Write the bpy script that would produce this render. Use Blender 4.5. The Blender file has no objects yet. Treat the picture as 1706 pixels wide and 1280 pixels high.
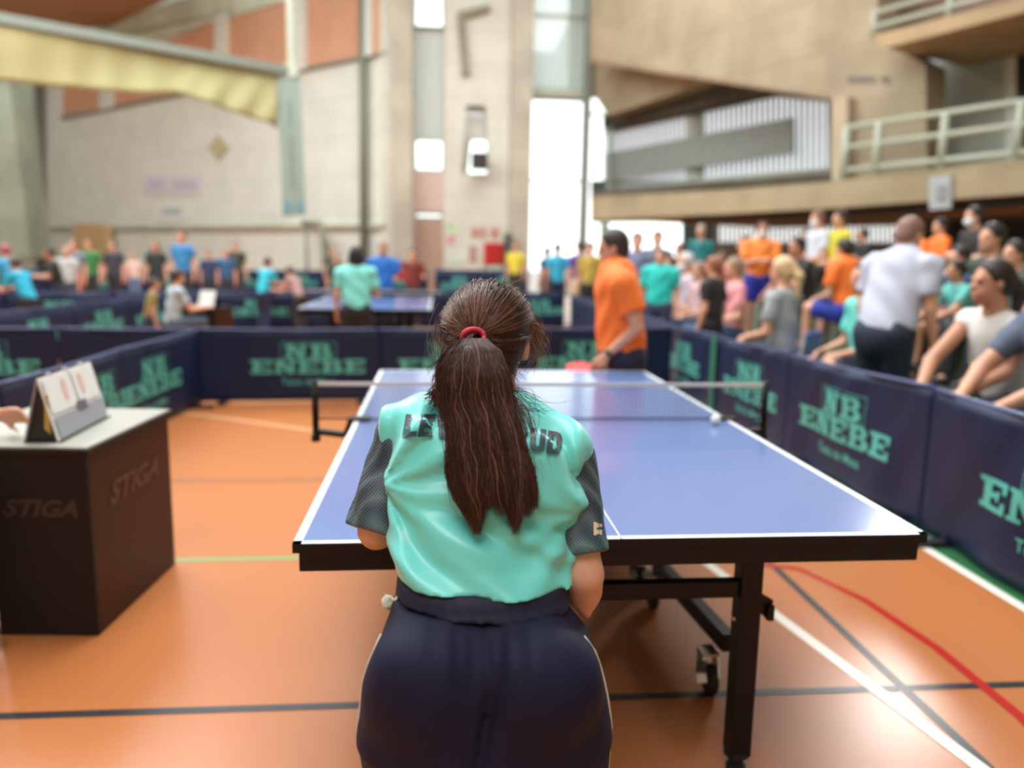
import bpy, bmesh, math, random
import numpy as np
from math import sin, cos, radians, pi, hypot
from mathutils import Vector, Matrix
from mathutils.bvhtree import BVHTree

# ------------------------------------------------------------------ camera, world, light, exposure
SC = bpy.context.scene
COL = SC.collection
W, H, FPX = 1706.0, 1280.0, 1327.2
CAM = np.array([-.431, -1.767, 1.42])
_yaw, _pit, _rol = radians(5.32), radians(-9.26), radians(1.0)
FW = np.array([sin(_yaw)*cos(_pit), cos(_yaw)*cos(_pit), sin(_pit)])
_r0 = np.array([cos(_yaw), -sin(_yaw), 0.0]); _u0 = np.cross(_r0, FW)
RT = cos(_rol)*_r0 + sin(_rol)*_u0
UP = -sin(_rol)*_r0 + cos(_rol)*_u0
cam = bpy.data.cameras.new('camera'); cam_o = bpy.data.objects.new('camera', cam); COL.objects.link(cam_o)
cam_o.matrix_world = Matrix(((RT[0], UP[0], -FW[0], CAM[0]), (RT[1], UP[1], -FW[1], CAM[1]), (RT[2], UP[2], -FW[2], CAM[2]), (0, 0, 0, 1)))
cam.sensor_fit = 'HORIZONTAL'; cam.sensor_width = 36; cam.lens = FPX/W*36
cam.clip_start = .05; cam.clip_end = 300
cam.dof.use_dof = True; cam.dof.focus_distance = 1.52; cam.dof.aperture_fstop = 1.55
SC.camera = cam_o
SC.view_settings.view_transform = 'Standard'; SC.view_settings.look = 'None'
SC.view_settings.gamma = 1; SC.view_settings.use_curve_mapping = False
SC.view_settings.exposure = 0.0

def ray(px, py): return FW + RT*(px-853)/FPX - UP*(py-640)/FPX
def at_z(px, py, z):
    d = ray(px, py); return CAM + d*(z-CAM[2])/d[2]
def at_y(px, py, y):
    d = ray(px, py); return CAM + d*(y-CAM[1])/d[1]
def at_x(px, py, x):
    d = ray(px, py); return CAM + d*(x-CAM[0])/d[0]
def at_d(px, py, dep): return CAM + ray(px, py)*dep
def at_pl(px, py, p, n):
    d = ray(px, py); n = np.array(n); return CAM + d*(np.dot(np.array(p)-CAM, n)/np.dot(d, n))

world = bpy.data.worlds.new('sky'); SC.world = world; world.use_nodes = True
_nt = world.node_tree; _bg = _nt.nodes['Background']
_tc = _nt.nodes.new('ShaderNodeTexCoord'); _sx = _nt.nodes.new('ShaderNodeSeparateXYZ'); _cr = _nt.nodes.new('ShaderNodeValToRGB')
_nt.links.new(_tc.outputs['Generated'], _sx.inputs[0]); _nt.links.new(_sx.outputs['Z'], _cr.inputs[0]); _nt.links.new(_cr.outputs[0], _bg.inputs[0])
_cr.color_ramp.elements[0].position = 0.0; _cr.color_ramp.elements[0].color = (1, 1, 1, 1)
_cr.color_ramp.elements[1].position = 0.32; _cr.color_ramp.elements[1].color = (.10, .105, .11, 1)
_e = _cr.color_ramp.elements.new(.24); _e.color = (.97, .99, 1, 1)
_bg.inputs[1].default_value = 3.2

def area_light(name, loc, sx, sy, power, aim=None, col=(1, .98, .95), spread=180):
    l = bpy.data.lights.new(name, 'AREA'); l.shape = 'RECTANGLE'; l.size = sx; l.size_y = sy; l.energy = power; l.color = col; l.spread = radians(spread)
    o = bpy.data.objects.new(name, l); COL.objects.link(o); o.location = loc
    d = Vector(aim)-Vector(loc) if aim is not None else Vector((0, 0, -1))
    o.rotation_euler = d.to_track_quat('-Z', 'Y').to_euler()
    return o
# added light, placed so its mirror image glares on the floor
_fp = at_z(1500, 1120, 0); _dv = _fp-CAM; _rv = np.array([_dv[0], _dv[1], -_dv[2]])
_sp = _fp + _rv*(6.6/_rv[2])
area_light('floor_glare_light', tuple(_sp), 1.3, 1.6, 56, aim=tuple(_fp), spread=65)
for _x, _y, _z, _sx, _sy, _p in ((-.5, 4.5, 10.5, 7, 7, 1500), (-9.5, 12, 11.5, 9, 9, 2900), (1.0, 16, 12.0, 9, 9, 1450), (-13, 24, 12, 9, 9, 3600), (-1.5, -4.5, 8.5, 4, 4, 420)):
    area_light('overhead_fill', (_x, _y, _z), _sx, _sy, _p, col=(.94, .98, 1))  # added overhead lights for court and walls; last one fills from behind the camera

# ------------------------------------------------------------------ materials
def lin(c):
    return tuple((x/12.92 if x <= .04045 else ((x+.055)/1.055)**2.4) for x in [v/255.0 for v in c])
_M = {}
def mat(name, rgb, rough=.6, metal=0.0, spec=.5, var=0.0, vscale=4.0, bump=0.0, bscale=60.0, coat=0.0, rgb2=None, emit=0.0, sheen=0.0):
    if name in _M: return _M[name]
    m = bpy.data.materials.new(name); m.use_nodes = True; nt = m.node_tree; b = nt.nodes['Principled BSDF']
    c = lin(rgb); b.inputs['Base Color'].default_value = (*c, 1)
    b.inputs['Roughness'].default_value = rough; b.inputs['Metallic'].default_value = metal
    b.inputs['Specular IOR Level'].default_value = spec; b.inputs['Coat Weight'].default_value = coat
    if sheen: b.inputs['Sheen Weight'].default_value = sheen
    tc = nt.nodes.new('ShaderNodeTexCoord')
    if var or rgb2:
        n = nt.nodes.new('ShaderNodeTexNoise'); n.inputs['Scale'].default_value = vscale; n.inputs['Detail'].default_value = 5
        nt.links.new(tc.outputs['Object'], n.inputs['Vector'])
        r = nt.nodes.new('ShaderNodeValToRGB'); nt.links.new(n.outputs['Fac'], r.inputs[0]); nt.links.new(r.outputs[0], b.inputs['Base Color'])
        c2 = lin(rgb2) if rgb2 else tuple(x*(1-var) for x in c)
        c1 = c if rgb2 else tuple(min(1, x*(1+var)) for x in c)
        r.color_ramp.elements[0].position = .35; r.color_ramp.elements[0].color = (*c2, 1)
        r.color_ramp.elements[1].position = .68; r.color_ramp.elements[1].color = (*c1, 1)
    if bump:
        n = nt.nodes.new('ShaderNodeTexNoise'); n.inputs['Scale'].default_value = bscale; n.inputs['Detail'].default_value = 3
        nt.links.new(tc.outputs['Object'], n.inputs['Vector'])
        bp = nt.nodes.new('ShaderNodeBump'); bp.inputs['Strength'].default_value = bump; bp.inputs['Distance'].default_value = .01
        nt.links.new(n.outputs['Fac'], bp.inputs['Height']); nt.links.new(bp.outputs[0], b.inputs['Normal'])
    _M[name] = m
    return m
def concrete(name, rgb, board=1.0, var=.14):
    """board-marked concrete: joints every `board` metres of height, blotchy tone"""
    if name in _M: return _M[name]
    m = mat(name, rgb, rough=.88, spec=.25, var=var, vscale=.9)
    nt = m.node_tree; b = nt.nodes['Principled BSDF']; l = b.inputs['Base Color'].links[0]; src = l.from_socket
    g = nt.nodes.new('ShaderNodeNewGeometry'); s = nt.nodes.new('ShaderNodeSeparateXYZ'); nt.links.new(g.outputs['Position'], s.inputs[0])
    d = nt.nodes.new('ShaderNodeMath'); d.operation = 'DIVIDE'; d.inputs[1].default_value = board; nt.links.new(s.outputs['Z'], d.inputs[0])
    f = nt.nodes.new('ShaderNodeMath'); f.operation = 'FRACT'; nt.links.new(d.outputs[0], f.inputs[0])
    c = nt.nodes.new('ShaderNodeMath'); c.operation = 'LESS_THAN'; c.inputs[1].default_value = .05; nt.links.new(f.outputs[0], c.inputs[0])
    k = nt.nodes.new('ShaderNodeMath'); k.operation = 'MULTIPLY'; k.inputs[1].default_value = .22; nt.links.new(c.outputs[0], k.inputs[0])
    mx = nt.nodes.new('ShaderNodeMix'); mx.data_type = 'RGBA'; mx.inputs[7].default_value = (*[x*.55 for x in lin(rgb)], 1)
    nt.links.new(k.outputs[0], mx.inputs[0]); nt.links.new(src, mx.inputs[6]); nt.links.new(mx.outputs[2], b.inputs['Base Color'])
    return m
def glass(name):
    if name in _M: return _M[name]
    m = bpy.data.materials.new(name); m.use_nodes = True; nt = m.node_tree; nt.nodes.remove(nt.nodes['Principled BSDF'])
    t = nt.nodes.new('ShaderNodeBsdfTransparent'); t.inputs[0].default_value = (.93, .96, .95, 1)
    g = nt.nodes.new('ShaderNodeBsdfGlossy'); g.inputs['Roughness'].default_value = .05
    x = nt.nodes.new('ShaderNodeMixShader'); x.inputs[0].default_value = .05
    nt.links.new(t.outputs[0], x.inputs[1]); nt.links.new(g.outputs[0], x.inputs[2]); nt.links.new(x.outputs[0], nt.nodes['Material Output'].inputs[0])
    _M[name] = m
    return m

# ------------------------------------------------------------------ mesh helpers
class MB:
    def __init__(s): s.v = []; s.f = []; s.m = []
    def add(s, vs, fs, mi=0):
        k = len(s.v); s.v += [tuple(float(c) for c in v) for v in vs]
        for f in fs: s.f.append(tuple(k+i for i in f)); s.m.append(mi)
    def box(s, lo, hi, mi=0, M=None):
        x0, y0, z0 = lo; x1, y1, z1 = hi
        vs = [(x0, y0, z0), (x1, y0, z0), (x1, y1, z0), (x0, y1, z0), (x0, y0, z1), (x1, y0, z1), (x1, y1, z1), (x0, y1, z1)]
        if M is not None: vs = [tuple(M @ Vector(v)) for v in vs]
        s.add(vs, [(0, 3, 2, 1), (4, 5, 6, 7), (0, 1, 5, 4), (1, 2, 6, 5), (2, 3, 7, 6), (3, 0, 4, 7)], mi)
    def bar(s, a, b, w, d, mi=0, up=(0, 0, 1)):
        """rectangular bar from a to b; w across, d along the second axis"""
        a = Vector(a); b = Vector(b); t = (b-a).normalized(); u = Vector(up)
        if abs(t.dot(u)) > .98: u = Vector((0, 1, 0))
        p = t.cross(u).normalized(); q = p.cross(t).normalized()
        vs = []
        for c in (a, b):
            for i, j in ((-1, -1), (1, -1), (1, 1), (-1, 1)): vs.append(tuple(c+p*i*w/2+q*j*d/2))
        s.add(vs, [(3, 2, 1, 0), (4, 5, 6, 7), (0, 1, 5, 4), (1, 2, 6, 5), (2, 3, 7, 6), (3, 0, 4, 7)], mi)
    def tube(s, pts, r, n=10, mi=0, caps=True):
        pts = [Vector(p) for p in pts]; rs = r if isinstance(r, (list, tuple)) else [r]*len(pts)
        k = len(s.v); u = None
        for i, p in enumerate(pts):
            t = (pts[min(i+1, len(pts)-1)]-pts[max(i-1, 0)]).normalized()
            if u is None: u = t.orthogonal().normalized()
            else:
                u = (u-t*u.dot(t)); u = u.normalized() if u.length > 1e-6 else t.orthogonal().normalized()
            w = t.cross(u)
            for j in range(n):
                a = 2*pi*j/n; s.v.append(tuple(p+(u*cos(a)+w*sin(a))*rs[i]))
        for i in range(len(pts)-1):
            for j in range(n):
                s.f.append((k+i*n+j, k+i*n+(j+1) % n, k+(i+1)*n+(j+1) % n, k+(i+1)*n+j)); s.m.append(mi)
        if caps:
            s.f.append(tuple(k+j for j in reversed(range(n)))); s.m.append(mi)
            e = k+(len(pts)-1)*n; s.f.append(tuple(e+j for j in range(n))); s.m.append(mi)
    def prism(s, pts, off, mi=0):
        """polygon pts (3D, planar) extruded by the vector off"""
        n = len(pts); a = [np.array(p, float) for p in pts]; b = [p+np.array(off, float) for p in a]
        s.add(a+b, [tuple(range(n)), tuple(range(2*n-1, n-1, -1))]+[(i, n+i, n+(i+1) % n, (i+1) % n) for i in range(n)], mi)
    def ball(s, c, r, n=16, mi=0, sc=(1, 1, 1)):
        k = len(s.v); m = n//2
        for i in range(m+1):
            for j in range(n):
                t = pi*i/m; a = 2*pi*j/n
                s.v.append((c[0]+r*sc[0]*sin(t)*cos(a), c[1]+r*sc[1]*sin(t)*sin(a), c[2]+r*sc[2]*cos(t)))
        for i in range(m):
            for j in range(n): s.f.append((k+i*n+j, k+(i+1)*n+j, k+(i+1)*n+(j+1) % n, k+i*n+(j+1) % n)); s.m.append(mi)
    def build(s, name, mats, parent=None, smooth=False, bevel=0.0, loc=None):
        me = bpy.data.meshes.new(name); me.from_pydata(s.v, [], s.f); me.update()
        bm = bmesh.new(); bm.from_mesh(me); bmesh.ops.remove_doubles(bm, verts=bm.verts, dist=1e-6); bmesh.ops.recalc_face_normals(bm, faces=bm.faces); bm.to_mesh(me); bm.free()
        mats = mats if isinstance(mats, (list, tuple)) else [mats]
        for m in mats: me.materials.append(m)
        if len(mats) > 1 and len(me.polygons) == len(s.m):
            me.polygons.foreach_set('material_index', s.m)
        if smooth: me.polygons.foreach_set('use_smooth', [True]*len(me.polygons))
        o = bpy.data.objects.new(name, me); COL.objects.link(o)
        if parent is not None: o.parent = parent
        if loc is not None: o.location = loc
        if bevel:
            b = o.modifiers.new('bevel', 'BEVEL'); b.width = bevel; b.segments = 2; b.limit_method = 'ANGLE'
        return o
def tag(o, label=None, cat=None, group=None, kind=None):
    if label: o['label'] = label
    if cat: o['category'] = cat
    if group: o['group'] = group
    if kind: o['kind'] = kind
    return o
def empty(name, loc=(0, 0, 0), rz=0.0, label=None, cat=None, group=None):
    o = bpy.data.objects.new(name, None); COL.objects.link(o); o.location = tuple(loc); o.rotation_euler = (0, 0, rz); o.empty_display_size = .1
    return tag(o, label, cat, group)
def struct(name, mb, m, **k): return tag(mb.build(name, m, **k), kind='structure')
def text_mesh(body, size=1.0, bold=0.0, shear=0.0, align='CENTER'):
    """verts (x right, y up) and faces of a word in the built-in font"""
    c = bpy.data.curves.new('word', 'FONT'); c.body = body; c.size = size; c.offset = bold; c.shear = shear; c.align_x = align; c.resolution_u = 3
    o = bpy.data.objects.new('word', c); COL.objects.link(o)
    dg = bpy.context.evaluated_depsgraph_get(); me = bpy.data.meshes.new_from_object(o.evaluated_get(dg))
    v = [tuple(q.co) for q in me.vertices]; f = [tuple(p.vertices) for p in me.polygons]
    bpy.data.objects.remove(o); bpy.data.curves.remove(c); bpy.data.meshes.remove(me)
    return v, f
rng = random.Random(7)

# ------------------------------------------------------------------ floor and painted lines
fl = mat('orange_sports_floor', (178, 108, 60), rough=.3, spec=.42, var=.05, vscale=.35)
mb = MB(); mb.box((-60, -12, -.2), (40, 70, 0)); struct('floor', mb, fl)
def stripe(n, pts, w, m, z=.0015):
    mb = MB(); pts = [np.array([p[0], p[1], 0]) for p in pts]
    L = []; R = []
    for i, p in enumerate(pts):
        t = pts[min(i+1, len(pts)-1)]-pts[max(i-1, 0)]; t = t/np.linalg.norm(t); q = np.array([-t[1], t[0], 0])*w/2
        L.append(p+q+[0, 0, z]); R.append(p-q+[0, 0, z])
    for i in range(len(pts)-1): mb.add([L[i], R[i], R[i+1], L[i+1]], [(0, 1, 2, 3)])
    return struct('trim_%d' % n, mb, m)
ln_black = mat('line_black', (42, 42, 46), rough=.35, spec=.4); ln_white = mat('line_white', (232, 226, 212), rough=.32, spec=.4)
ln_green = mat('line_green', (96, 168, 108), rough=.35, spec=.4); ln_red = mat('line_red', (172, 30, 22), rough=.32, spec=.4)
ln_grey = mat('line_grey', (126, 86, 58), rough=.35, spec=.4); ln_pale = mat('line_pale', (206, 158, 114), rough=.35, spec=.4)
stripe(1, [(-6, .62), (4, .57)], .035, ln_black)
stripe(2, [(-9, 1.86), (2.0, 1.85)], .03, ln_green, .0011)
stripe(3, [(-9, 3.16), (2.0, 3.16)], .035, ln_grey, .0012)
stripe(4, [(1.13, 9), (1.13, -3)], .035, ln_black, .0017)
stripe(5, [(.62, 2.83), (.90, 1.29), (1.10, .19), (1.42, -1.57)], .05, ln_white, .0021)
stripe(6, [(2.0, 9), (2.0, -4)], .05, ln_white, .0013)
_a = [at_z(*p, 0) for p in ((1250, 915), (1330, 948), (1440, 1000), (1560, 1080), (1700, 1195))]
stripe(7, [(-.1, 1.9), (.5, 1.86)] + [(p[0], p[1]) for p in _a[1:]]+[(1.36, 0), (1.15, -.6), (.6, -1.2)], .04, ln_red, .0025)
stripe(8, [(-3.4, 5.55), (-2.4, 5.16), (-1.3, 4.5)], .06, ln_pale, .0014)
mb = MB(); mb.add([(2.025, -4, .0008), (6, -4, .0008), (6, 12, .0008), (2.025, 12, .0008)], [(0, 1, 2, 3)])
struct('trim_9', mb, mat('green_surround', (42, 104, 62), rough=.4, spec=.4, var=.08))

# ------------------------------------------------------------------ the hall: end wall with windows
c_light = concrete('pale_concrete', (222, 225, 212), board=1.35, var=.05)
c_pier = concrete('pier_concrete', (214, 212, 196), board=1.1, var=.06)
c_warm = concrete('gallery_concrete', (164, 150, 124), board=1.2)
c_dark = concrete('shaded_board_concrete', (96, 92, 80), board=.8)  # darker concrete with the soffit's shade put into its colour
terracotta = mat('terracotta_panel', (212, 160, 126), rough=.8, var=.06, vscale=.8)
steel_grey = mat('grey_painted_steel', (128, 132, 120), rough=.5)
dark_steel = mat('dark_green_steel', (70, 82, 76), rough=.5)
pale_steel = mat('pale_rail_steel', (176, 180, 160), rough=.45)
white_pane = glass('window_glass')
blind = mat('translucent_blind', (206, 208, 204), rough=.7)
_n = blind.node_tree; _t = _n.nodes.new('ShaderNodeBsdfTranslucent'); _t.inputs[0].default_value = (.26, .27, .265, 1); _a = _n.nodes.new('ShaderNodeAddShader'); _n.links.new(_n.nodes['Principled BSDF'].outputs[0], _a.inputs[0]); _n.links.new(_t.outputs[0], _a.inputs[1]); _n.links.new(_a.outputs[0], _n.nodes['Material Output'].inputs[0])
tint_pane = glass('tinted_glass'); tint_pane.node_tree.nodes['Transparent BSDF'].inputs[0].default_value = (.66, .67, .68, 1)
pale_pane = glass('pale_glass'); pale_pane.node_tree.nodes['Transparent BSDF'].inputs[0].default_value = (.8, .81, .80, 1)
pink_panel = mat('pinkish_board', (212, 188, 174), rough=.8, var=.04)
tan_panel = mat('tan_board', (184, 152, 132), rough=.8, var=.05)
YB = 26.5
def wb(px, py): return at_y(px, py, YB)
def xw(px): return float(wb(px, 420)[0])
def zw(py, px=800): return float(wb(px, py)[2])
def wall_piece(mb, px0, px1, z0, z1, th=.8, y=YB): mb.box((xw(px0), y, z0), (xw(px1), y+th, z1))
TOP = 15.0
mb = MB()
wall_piece(mb, 636, 690, 0, TOP); wall_piece(mb, 739, 766, 0, TOP); wall_piece(mb, 815, 880, 0, TOP)
wall_piece(mb, 690, 739, zw(47), zw(47)+.0001)
# middle pier with its tapered niche window
mb.prism([(xw(766), YB, 0), (xw(815), YB, 0), (xw(815), YB, zw(290)), (xw(766), YB, zw(290))], (0, .8, 0))
mb.prism([(xw(766), YB, zw(176)), (xw(815), YB, zw(176)), (xw(815), YB, TOP), (xw(766), YB, TOP)], (0, .8, 0))
mb.prism([(xw(766), YB, zw(290)), (xw(768), YB, zw(290)), (xw(775), YB, zw(176)), (xw(766), YB, zw(176))], (0, .8, 0))
mb.prism([(xw(815), YB, zw(290)), (xw(815), YB, zw(176)), (xw(806), YB, zw(176)), (xw(813), YB, zw(290))], (0, .8, 0))
struct('wall_back', mb, c_pier)
# pier relief: L-shaped rebate ledge and vertical edge bands
mb = MB(); mb.prism([wb(762, 22), wb(815, 10), wb(815, 20), wb(773, 32), wb(782, 124), wb(770, 127)], (0, -.25, 0)); struct('trim_10', mb, concrete('rebate_concrete', (150, 142, 122)))
mb = MB(); mb.box((xw(846), YB-.5, 0), (xw(880), YB, TOP)); struct('trim_11', mb, concrete('rib_concrete', (186, 178, 160)))
mb = MB(); mb.box((xw(655), YB-.6, 0), (xw(688), YB, TOP)); struct('trim_12', mb, concrete('rib_concrete', (186, 178, 160)))
# narrow window strip between the piers
def window(n, px0, px1, z0, z1, y=YB+.3, bars=(), frame=.08):
    mb = MB(); x0, x1 = xw(px0), xw(px1)
    mb.box((x0, y-.05, z0), (x0+frame, y+.05, z1)); mb.box((x1-frame, y-.05, z0), (x1, y+.05, z1))
    mb.box((x0+frame, y-.05, z0), (x1-frame, y+.05, z0+frame)); mb.box((x0+frame, y-.05, z1-frame), (x1-frame, y+.05, z1))
    for zb in bars: mb.box((x0+frame, y-.04, zb-.05), (x1-frame, y+.04, zb+.05))
    o = struct('window_%d' % n, mb, pale_steel)
    mb = MB(); mb.box((x0+frame, y-.01, z0+frame), (x1-frame, y+.01, z1-frame)); mb.build('pane', white_pane, o)
    return o
window(1, 690, 739, zw(47), TOP-1); window(2, 690, 739, zw(287), zw(232)); window(3, 690, 739, zw(366), zw(355))
mb = MB()
for i in range(14):
    x0 = xw(690)+(xw(739)-xw(690))*i/14; w = (xw(739)-xw(690))/14
    mb.prism([(x0, YB+.35, zw(232)), (x0+w*.55, YB+.27, zw(232)), (x0+w, YB+.35, zw(232)), (x0+w*.55, YB+.40, zw(232))], (0, 0, zw(47)-zw(232)))
tag(mb.build('window_blind', blind), 'grey ribbed blind filling the narrow window strip left of the red cabinet', 'blind')
mb = MB(); wall_piece(mb, 690, 739, zw(355), zw(287), .5, YB+.15); struct('trim_13', mb, pink_panel)
mb = MB(); wall_piece(mb, 690, 739, 0, zw(366), .5, YB+.15); struct('trim_14', mb, tan_panel)
cream_blind = mat('cream_blind', (238, 220, 204), rough=.8); cream_blind.node_tree.nodes['Principled BSDF'].inputs['Emission Strength'].default_value = 0
window(4, 766, 815, zw(290), zw(176), y=YB+.6)
mb = MB(); mb.prism([(xw(764), YB+.75, zw(292)), (xw(779), YB+.75, zw(292)), (xw(785), YB+.75, zw(230)), (xw(818), YB+.75, zw(228)), (xw(818), YB+.75, zw(170)), (xw(764), YB+.75, zw(170))], (0, .05, 0)); tag(mb.build('window_blind', cream_blind), 'pinkish blind behind the tapered niche window in the middle pier', 'blind')
# tall bright window with blinds drawn over its upper part
window(5, 880, 972, 0.0, zw(157), bars=(zw(300, 925),)); window(6, 880, 972, zw(157)+.25, TOP-1, bars=(zw(22, 925),))
mb = MB(); wall_piece(mb, 880, 972, zw(157), zw(157)+.25, .6); struct('trim_15', mb, pale_steel)
mb = MB()
for i in range(10):
    x0 = xw(884)+(xw(970)-xw(884))*i/10; w = (xw(970)-xw(884))/10
    mb.prism([(x0, YB+.5, zw(152)), (x0+w*.5, YB+.42, zw(152)), (x0+w, YB+.5, zw(152)), (x0+w*.5, YB+.55, zw(152))], (0, 0, zw(-60)-zw(152)))
tag(mb.build('window_blind', blind), 'grey blind over the upper part of the tall bright window', 'blind')
mb = MB(); mb.box((xw(963), YB-.3, 0), (xw(975), YB+.1, TOP)); struct('trim_16', mb, steel_grey)
window(7, 975, 1015, 0.0, zw(150), bars=(zw(188, 990),))
mb = MB(); wall_piece(mb, 972, 1100, zw(150), TOP, .8); wall_piece(mb, 972, 976, 0, zw(150)); struct('wall_far', mb, c_warm)
# things on the end wall
mb = MB(); mb.box((xw(806), YB-.3, zw(440)), (xw(838), YB-.002, zw(404))); cab = mb.build('fire_hose_cabinet', mat('fire_red', (200, 36, 30), rough=.5), bevel=.02)
tag(cab, 'red fire hose cabinet on the pier of the far end wall', 'cabinet')
mb = MB(); mb.box((xw(809), YB-.32, zw(437)), (xw(835), YB-.305, zw(407))); mb.build('door', mat('fire_red_door', (186, 30, 26), rough=.4), cab)
mb = MB(); mb.box((xw(812), YB-.25, 0), (xw(838), YB-.05, zw(441))); tag(mb.build('plinth_box', mat('pale_green_box', (196, 206, 184))), 'pale box on the floor under the red cabinet', 'box')
def poster(name, px0, px1, py0, py1, m, label, cat='sign', y=YB-.02):
    mb = MB(); mb.box((xw(px0), y-.02, zw(py1)), (xw(px1), y, zw(py0))); return tag(mb.build(name, m), label, cat)
rose = mat('faded_red_print', (206, 172, 156)); wpaper = mat('white_paper', (232, 232, 228), rough=.7)
for a, b, lab in ((784, 797, 'small faded red safety sign, left one of the pair above the hose cabinet'), (798, 809, 'small faded red safety sign, right one of the pair above the hose cabinet'), (816, 831, 'small faded red safety sign directly above the red hose cabinet')):
    p = poster('safety_sign', a, b, 378, 396, rose, lab)
    mb = MB(); mb.box((xw(a+3), YB-.055, zw(392)), (xw(b-3), YB-.042, zw(382))); mb.build('pictogram', mat('red_print', (190, 110, 100)), p)
p = poster('exit_sign', 742, 764, 376, 392, mat('pale_green_print', (206, 226, 186)), 'pale green escape sign on the pier left of the red cabinet')
mb = MB(); mb.box((xw(743), YB-.055, zw(382)), (xw(757), YB-.042, zw(376))); mb.build('pictogram', mat('green_print', (150, 196, 160)), p)
p = poster('round_sign', 744, 757, 395, 407, mat('pink_print', (226, 150, 150)), 'small pinkish red sign below the pale green sign')
p = poster('paper_notice', 744, 776, 428, 440, mat('white_green_paper', (206, 214, 198)), 'white paper notice low on the pier near the green sign')
p = poster('fire_extinguisher_sign', 782, 794, 410, 438, mat('brownish_red', (178, 140, 124)), 'dull reddish narrow panel beside the red hose cabinet')
q = wb(797, 272)
mb = MB(); mb.box((q[0]-.27, YB-.9, q[2]-.27), (q[0]+.27, YB-.35, q[2]+.27)); sp = mb.build('loudspeaker', mat('black_plastic', (34, 30, 26), rough=.5), bevel=.04)
tag(sp, 'black loudspeaker hung in front of the tapered niche window', 'loudspeaker')
mb = MB(); mb.bar((q[0], YB-.36, q[2]), (q[0], YB+.1, q[2]+.1), .06, .06); mb.build('bracket', dark_steel, sp)
mb = MB(); mb.tube([(q[0], YB-.905, q[2]), (q[0], YB-.89, q[2])], .2, 20); mb.build('grille', mat('speaker_mesh', (60, 56, 48), rough=.8), sp)
mb = MB(); q = wb(843, 400); mb.box((q[0]-.12, YB-.75, 0), (q[0]+.12, YB-.55, q[2]+.2)); tag(mb.build('post', dark_steel), 'dark post standing right of the red hose cabinet', 'post')

# ------------------------------------------------------------------ left wall, running back to the left
LA = np.array([xw(650), YB, 0]); LD = np.array([-.755, .656, 0]); LN = np.array([-.656, -.755, 0])
def wl(px, py, off=0.0): return at_pl(px, py, LA+LN*off, LN)
def lpoly(pts, off, th): return [wl(*p, off) for p in pts], tuple(-LN*th)
mb = MB(); p0 = LA; p1 = LA+LD*34
mb.prism([p0, p1, p1+[0, 0, TOP], p0+[0, 0, TOP]], -LN*.6); struct('wall_left', mb, c_light)
yb = lambda x: 195-(x-105)*.2019
yt = lambda x: 60-(x-275)*.293
k = 17
for a, b in ((105, 164), (184, 356), (374, 486), (506, 603), (616, 637)):
    ya, yb2 = (140, 140) if b < 200 else (yt(a), yt(b))
    if a == 184: ya, yb2 = 110, yt(b)
    P, o = lpoly([(a, yb(a)), (b, yb(b)), (b, yb2), (a, ya)], .1, .12); mb = MB(); mb.prism(P, o); struct('trim_%d' % k, mb, terracotta); k += 1
P, o = lpoly([(100, yb(100)+3), (640, yb(640)+3), (640, yb(640)-2), (100, yb(100)-2)], .16, .18); mb = MB(); mb.prism(P, o)
struct('trim_%d' % k, mb, steel_grey); k += 1
P, o = lpoly([(-80, 110), (270, 62), (500, -6), (640, -47), (640, -120), (500, -80), (180, 45), (-80, 130)], .18, .2); mb = MB(); mb.prism(P, o)
struct('trim_%d' % k, mb, concrete('fascia_concrete', (206, 214, 192), board=4)); k += 1
for a, b in ((165, 184), (357, 374), (487, 505), (604, 615)):
    P, o = lpoly([(a, yb(a)), (b, yb(b)), (b, yt(b)-10), (a, yt(a)-10)], .3, .3); mb = MB(); mb.prism(P, o); struct('trim_%d' % k, mb, c_light); k += 1
# pipes, ledge, dado line
for a, b, nm, lab, off in ((606, 616, 'down_pipe', 'dark vertical pipe on the left wall beside the end pier', .25), (66, 76, 'down_pipe', 'dark vertical pipe at the far left of the pale wall', .25)):
    q0 = wl(a, 430, off); q1 = wl(a, 110, off)
    mb = MB(); mb.tube([(q0[0], q0[1], 0), (q1[0], q1[1], TOP-4)], .14 if a > 300 else .24, 12); tag(mb.build(nm, mat('pipe_paint', (118, 122, 108), rough=.5), smooth=True), lab, 'pipe')
P, o = lpoly([(60, 378), (640, 374), (640, 380), (60, 384)], .2, .2); mb = MB(); mb.prism(P, o); struct('trim_%d' % k, mb, concrete('ledge_concrete', (176, 174, 152))); k += 1
P, o = lpoly([(24, 150), (62, 150), (64, 430), (30, 430)], .2, .2); mb = MB(); mb.prism(P, o); struct('trim_%d' % k, mb, mat('cream_wall_strip', (232, 224, 204), rough=.8)); k += 1
# leaning grey-green buttress at the frame's left edge
q = [at_y(*p, 21.0) for p in ((-260, 430), (52, 430), (14, 130), (-260, 130))]
mb = MB(); mb.prism(q, (0, 1.2, 0)); struct('wall_buttress', mb, concrete('green_grey_concrete', (130, 138, 120)))
def lposter(name, x0, y0, x1, y1, m, lab, cat, off=.06):
    P, o = lpoly([(x0, y1), (x1, y1), (x1, y0), (x0, y0)], off, .05); mb = MB(); mb.prism(P, o); return tag(mb.build(name, m), lab, cat)
a = lposter('wall_banner', 238, 291, 336, 325, mat('lilac_white_cloth', (216, 212, 216)), 'wide lilac white banner on the pale left wall', 'banner')
for i, (x0, x1) in enumerate(((248, 272), (288, 328))):
    P, o = lpoly([(x0, 315), (x1, 314), (x1, 300), (x0, 302)], .08, .02); mb = MB(); mb.prism(P, o); mb.build('printed_line', mat('lilac_print', (196, 192, 206)), a)
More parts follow.
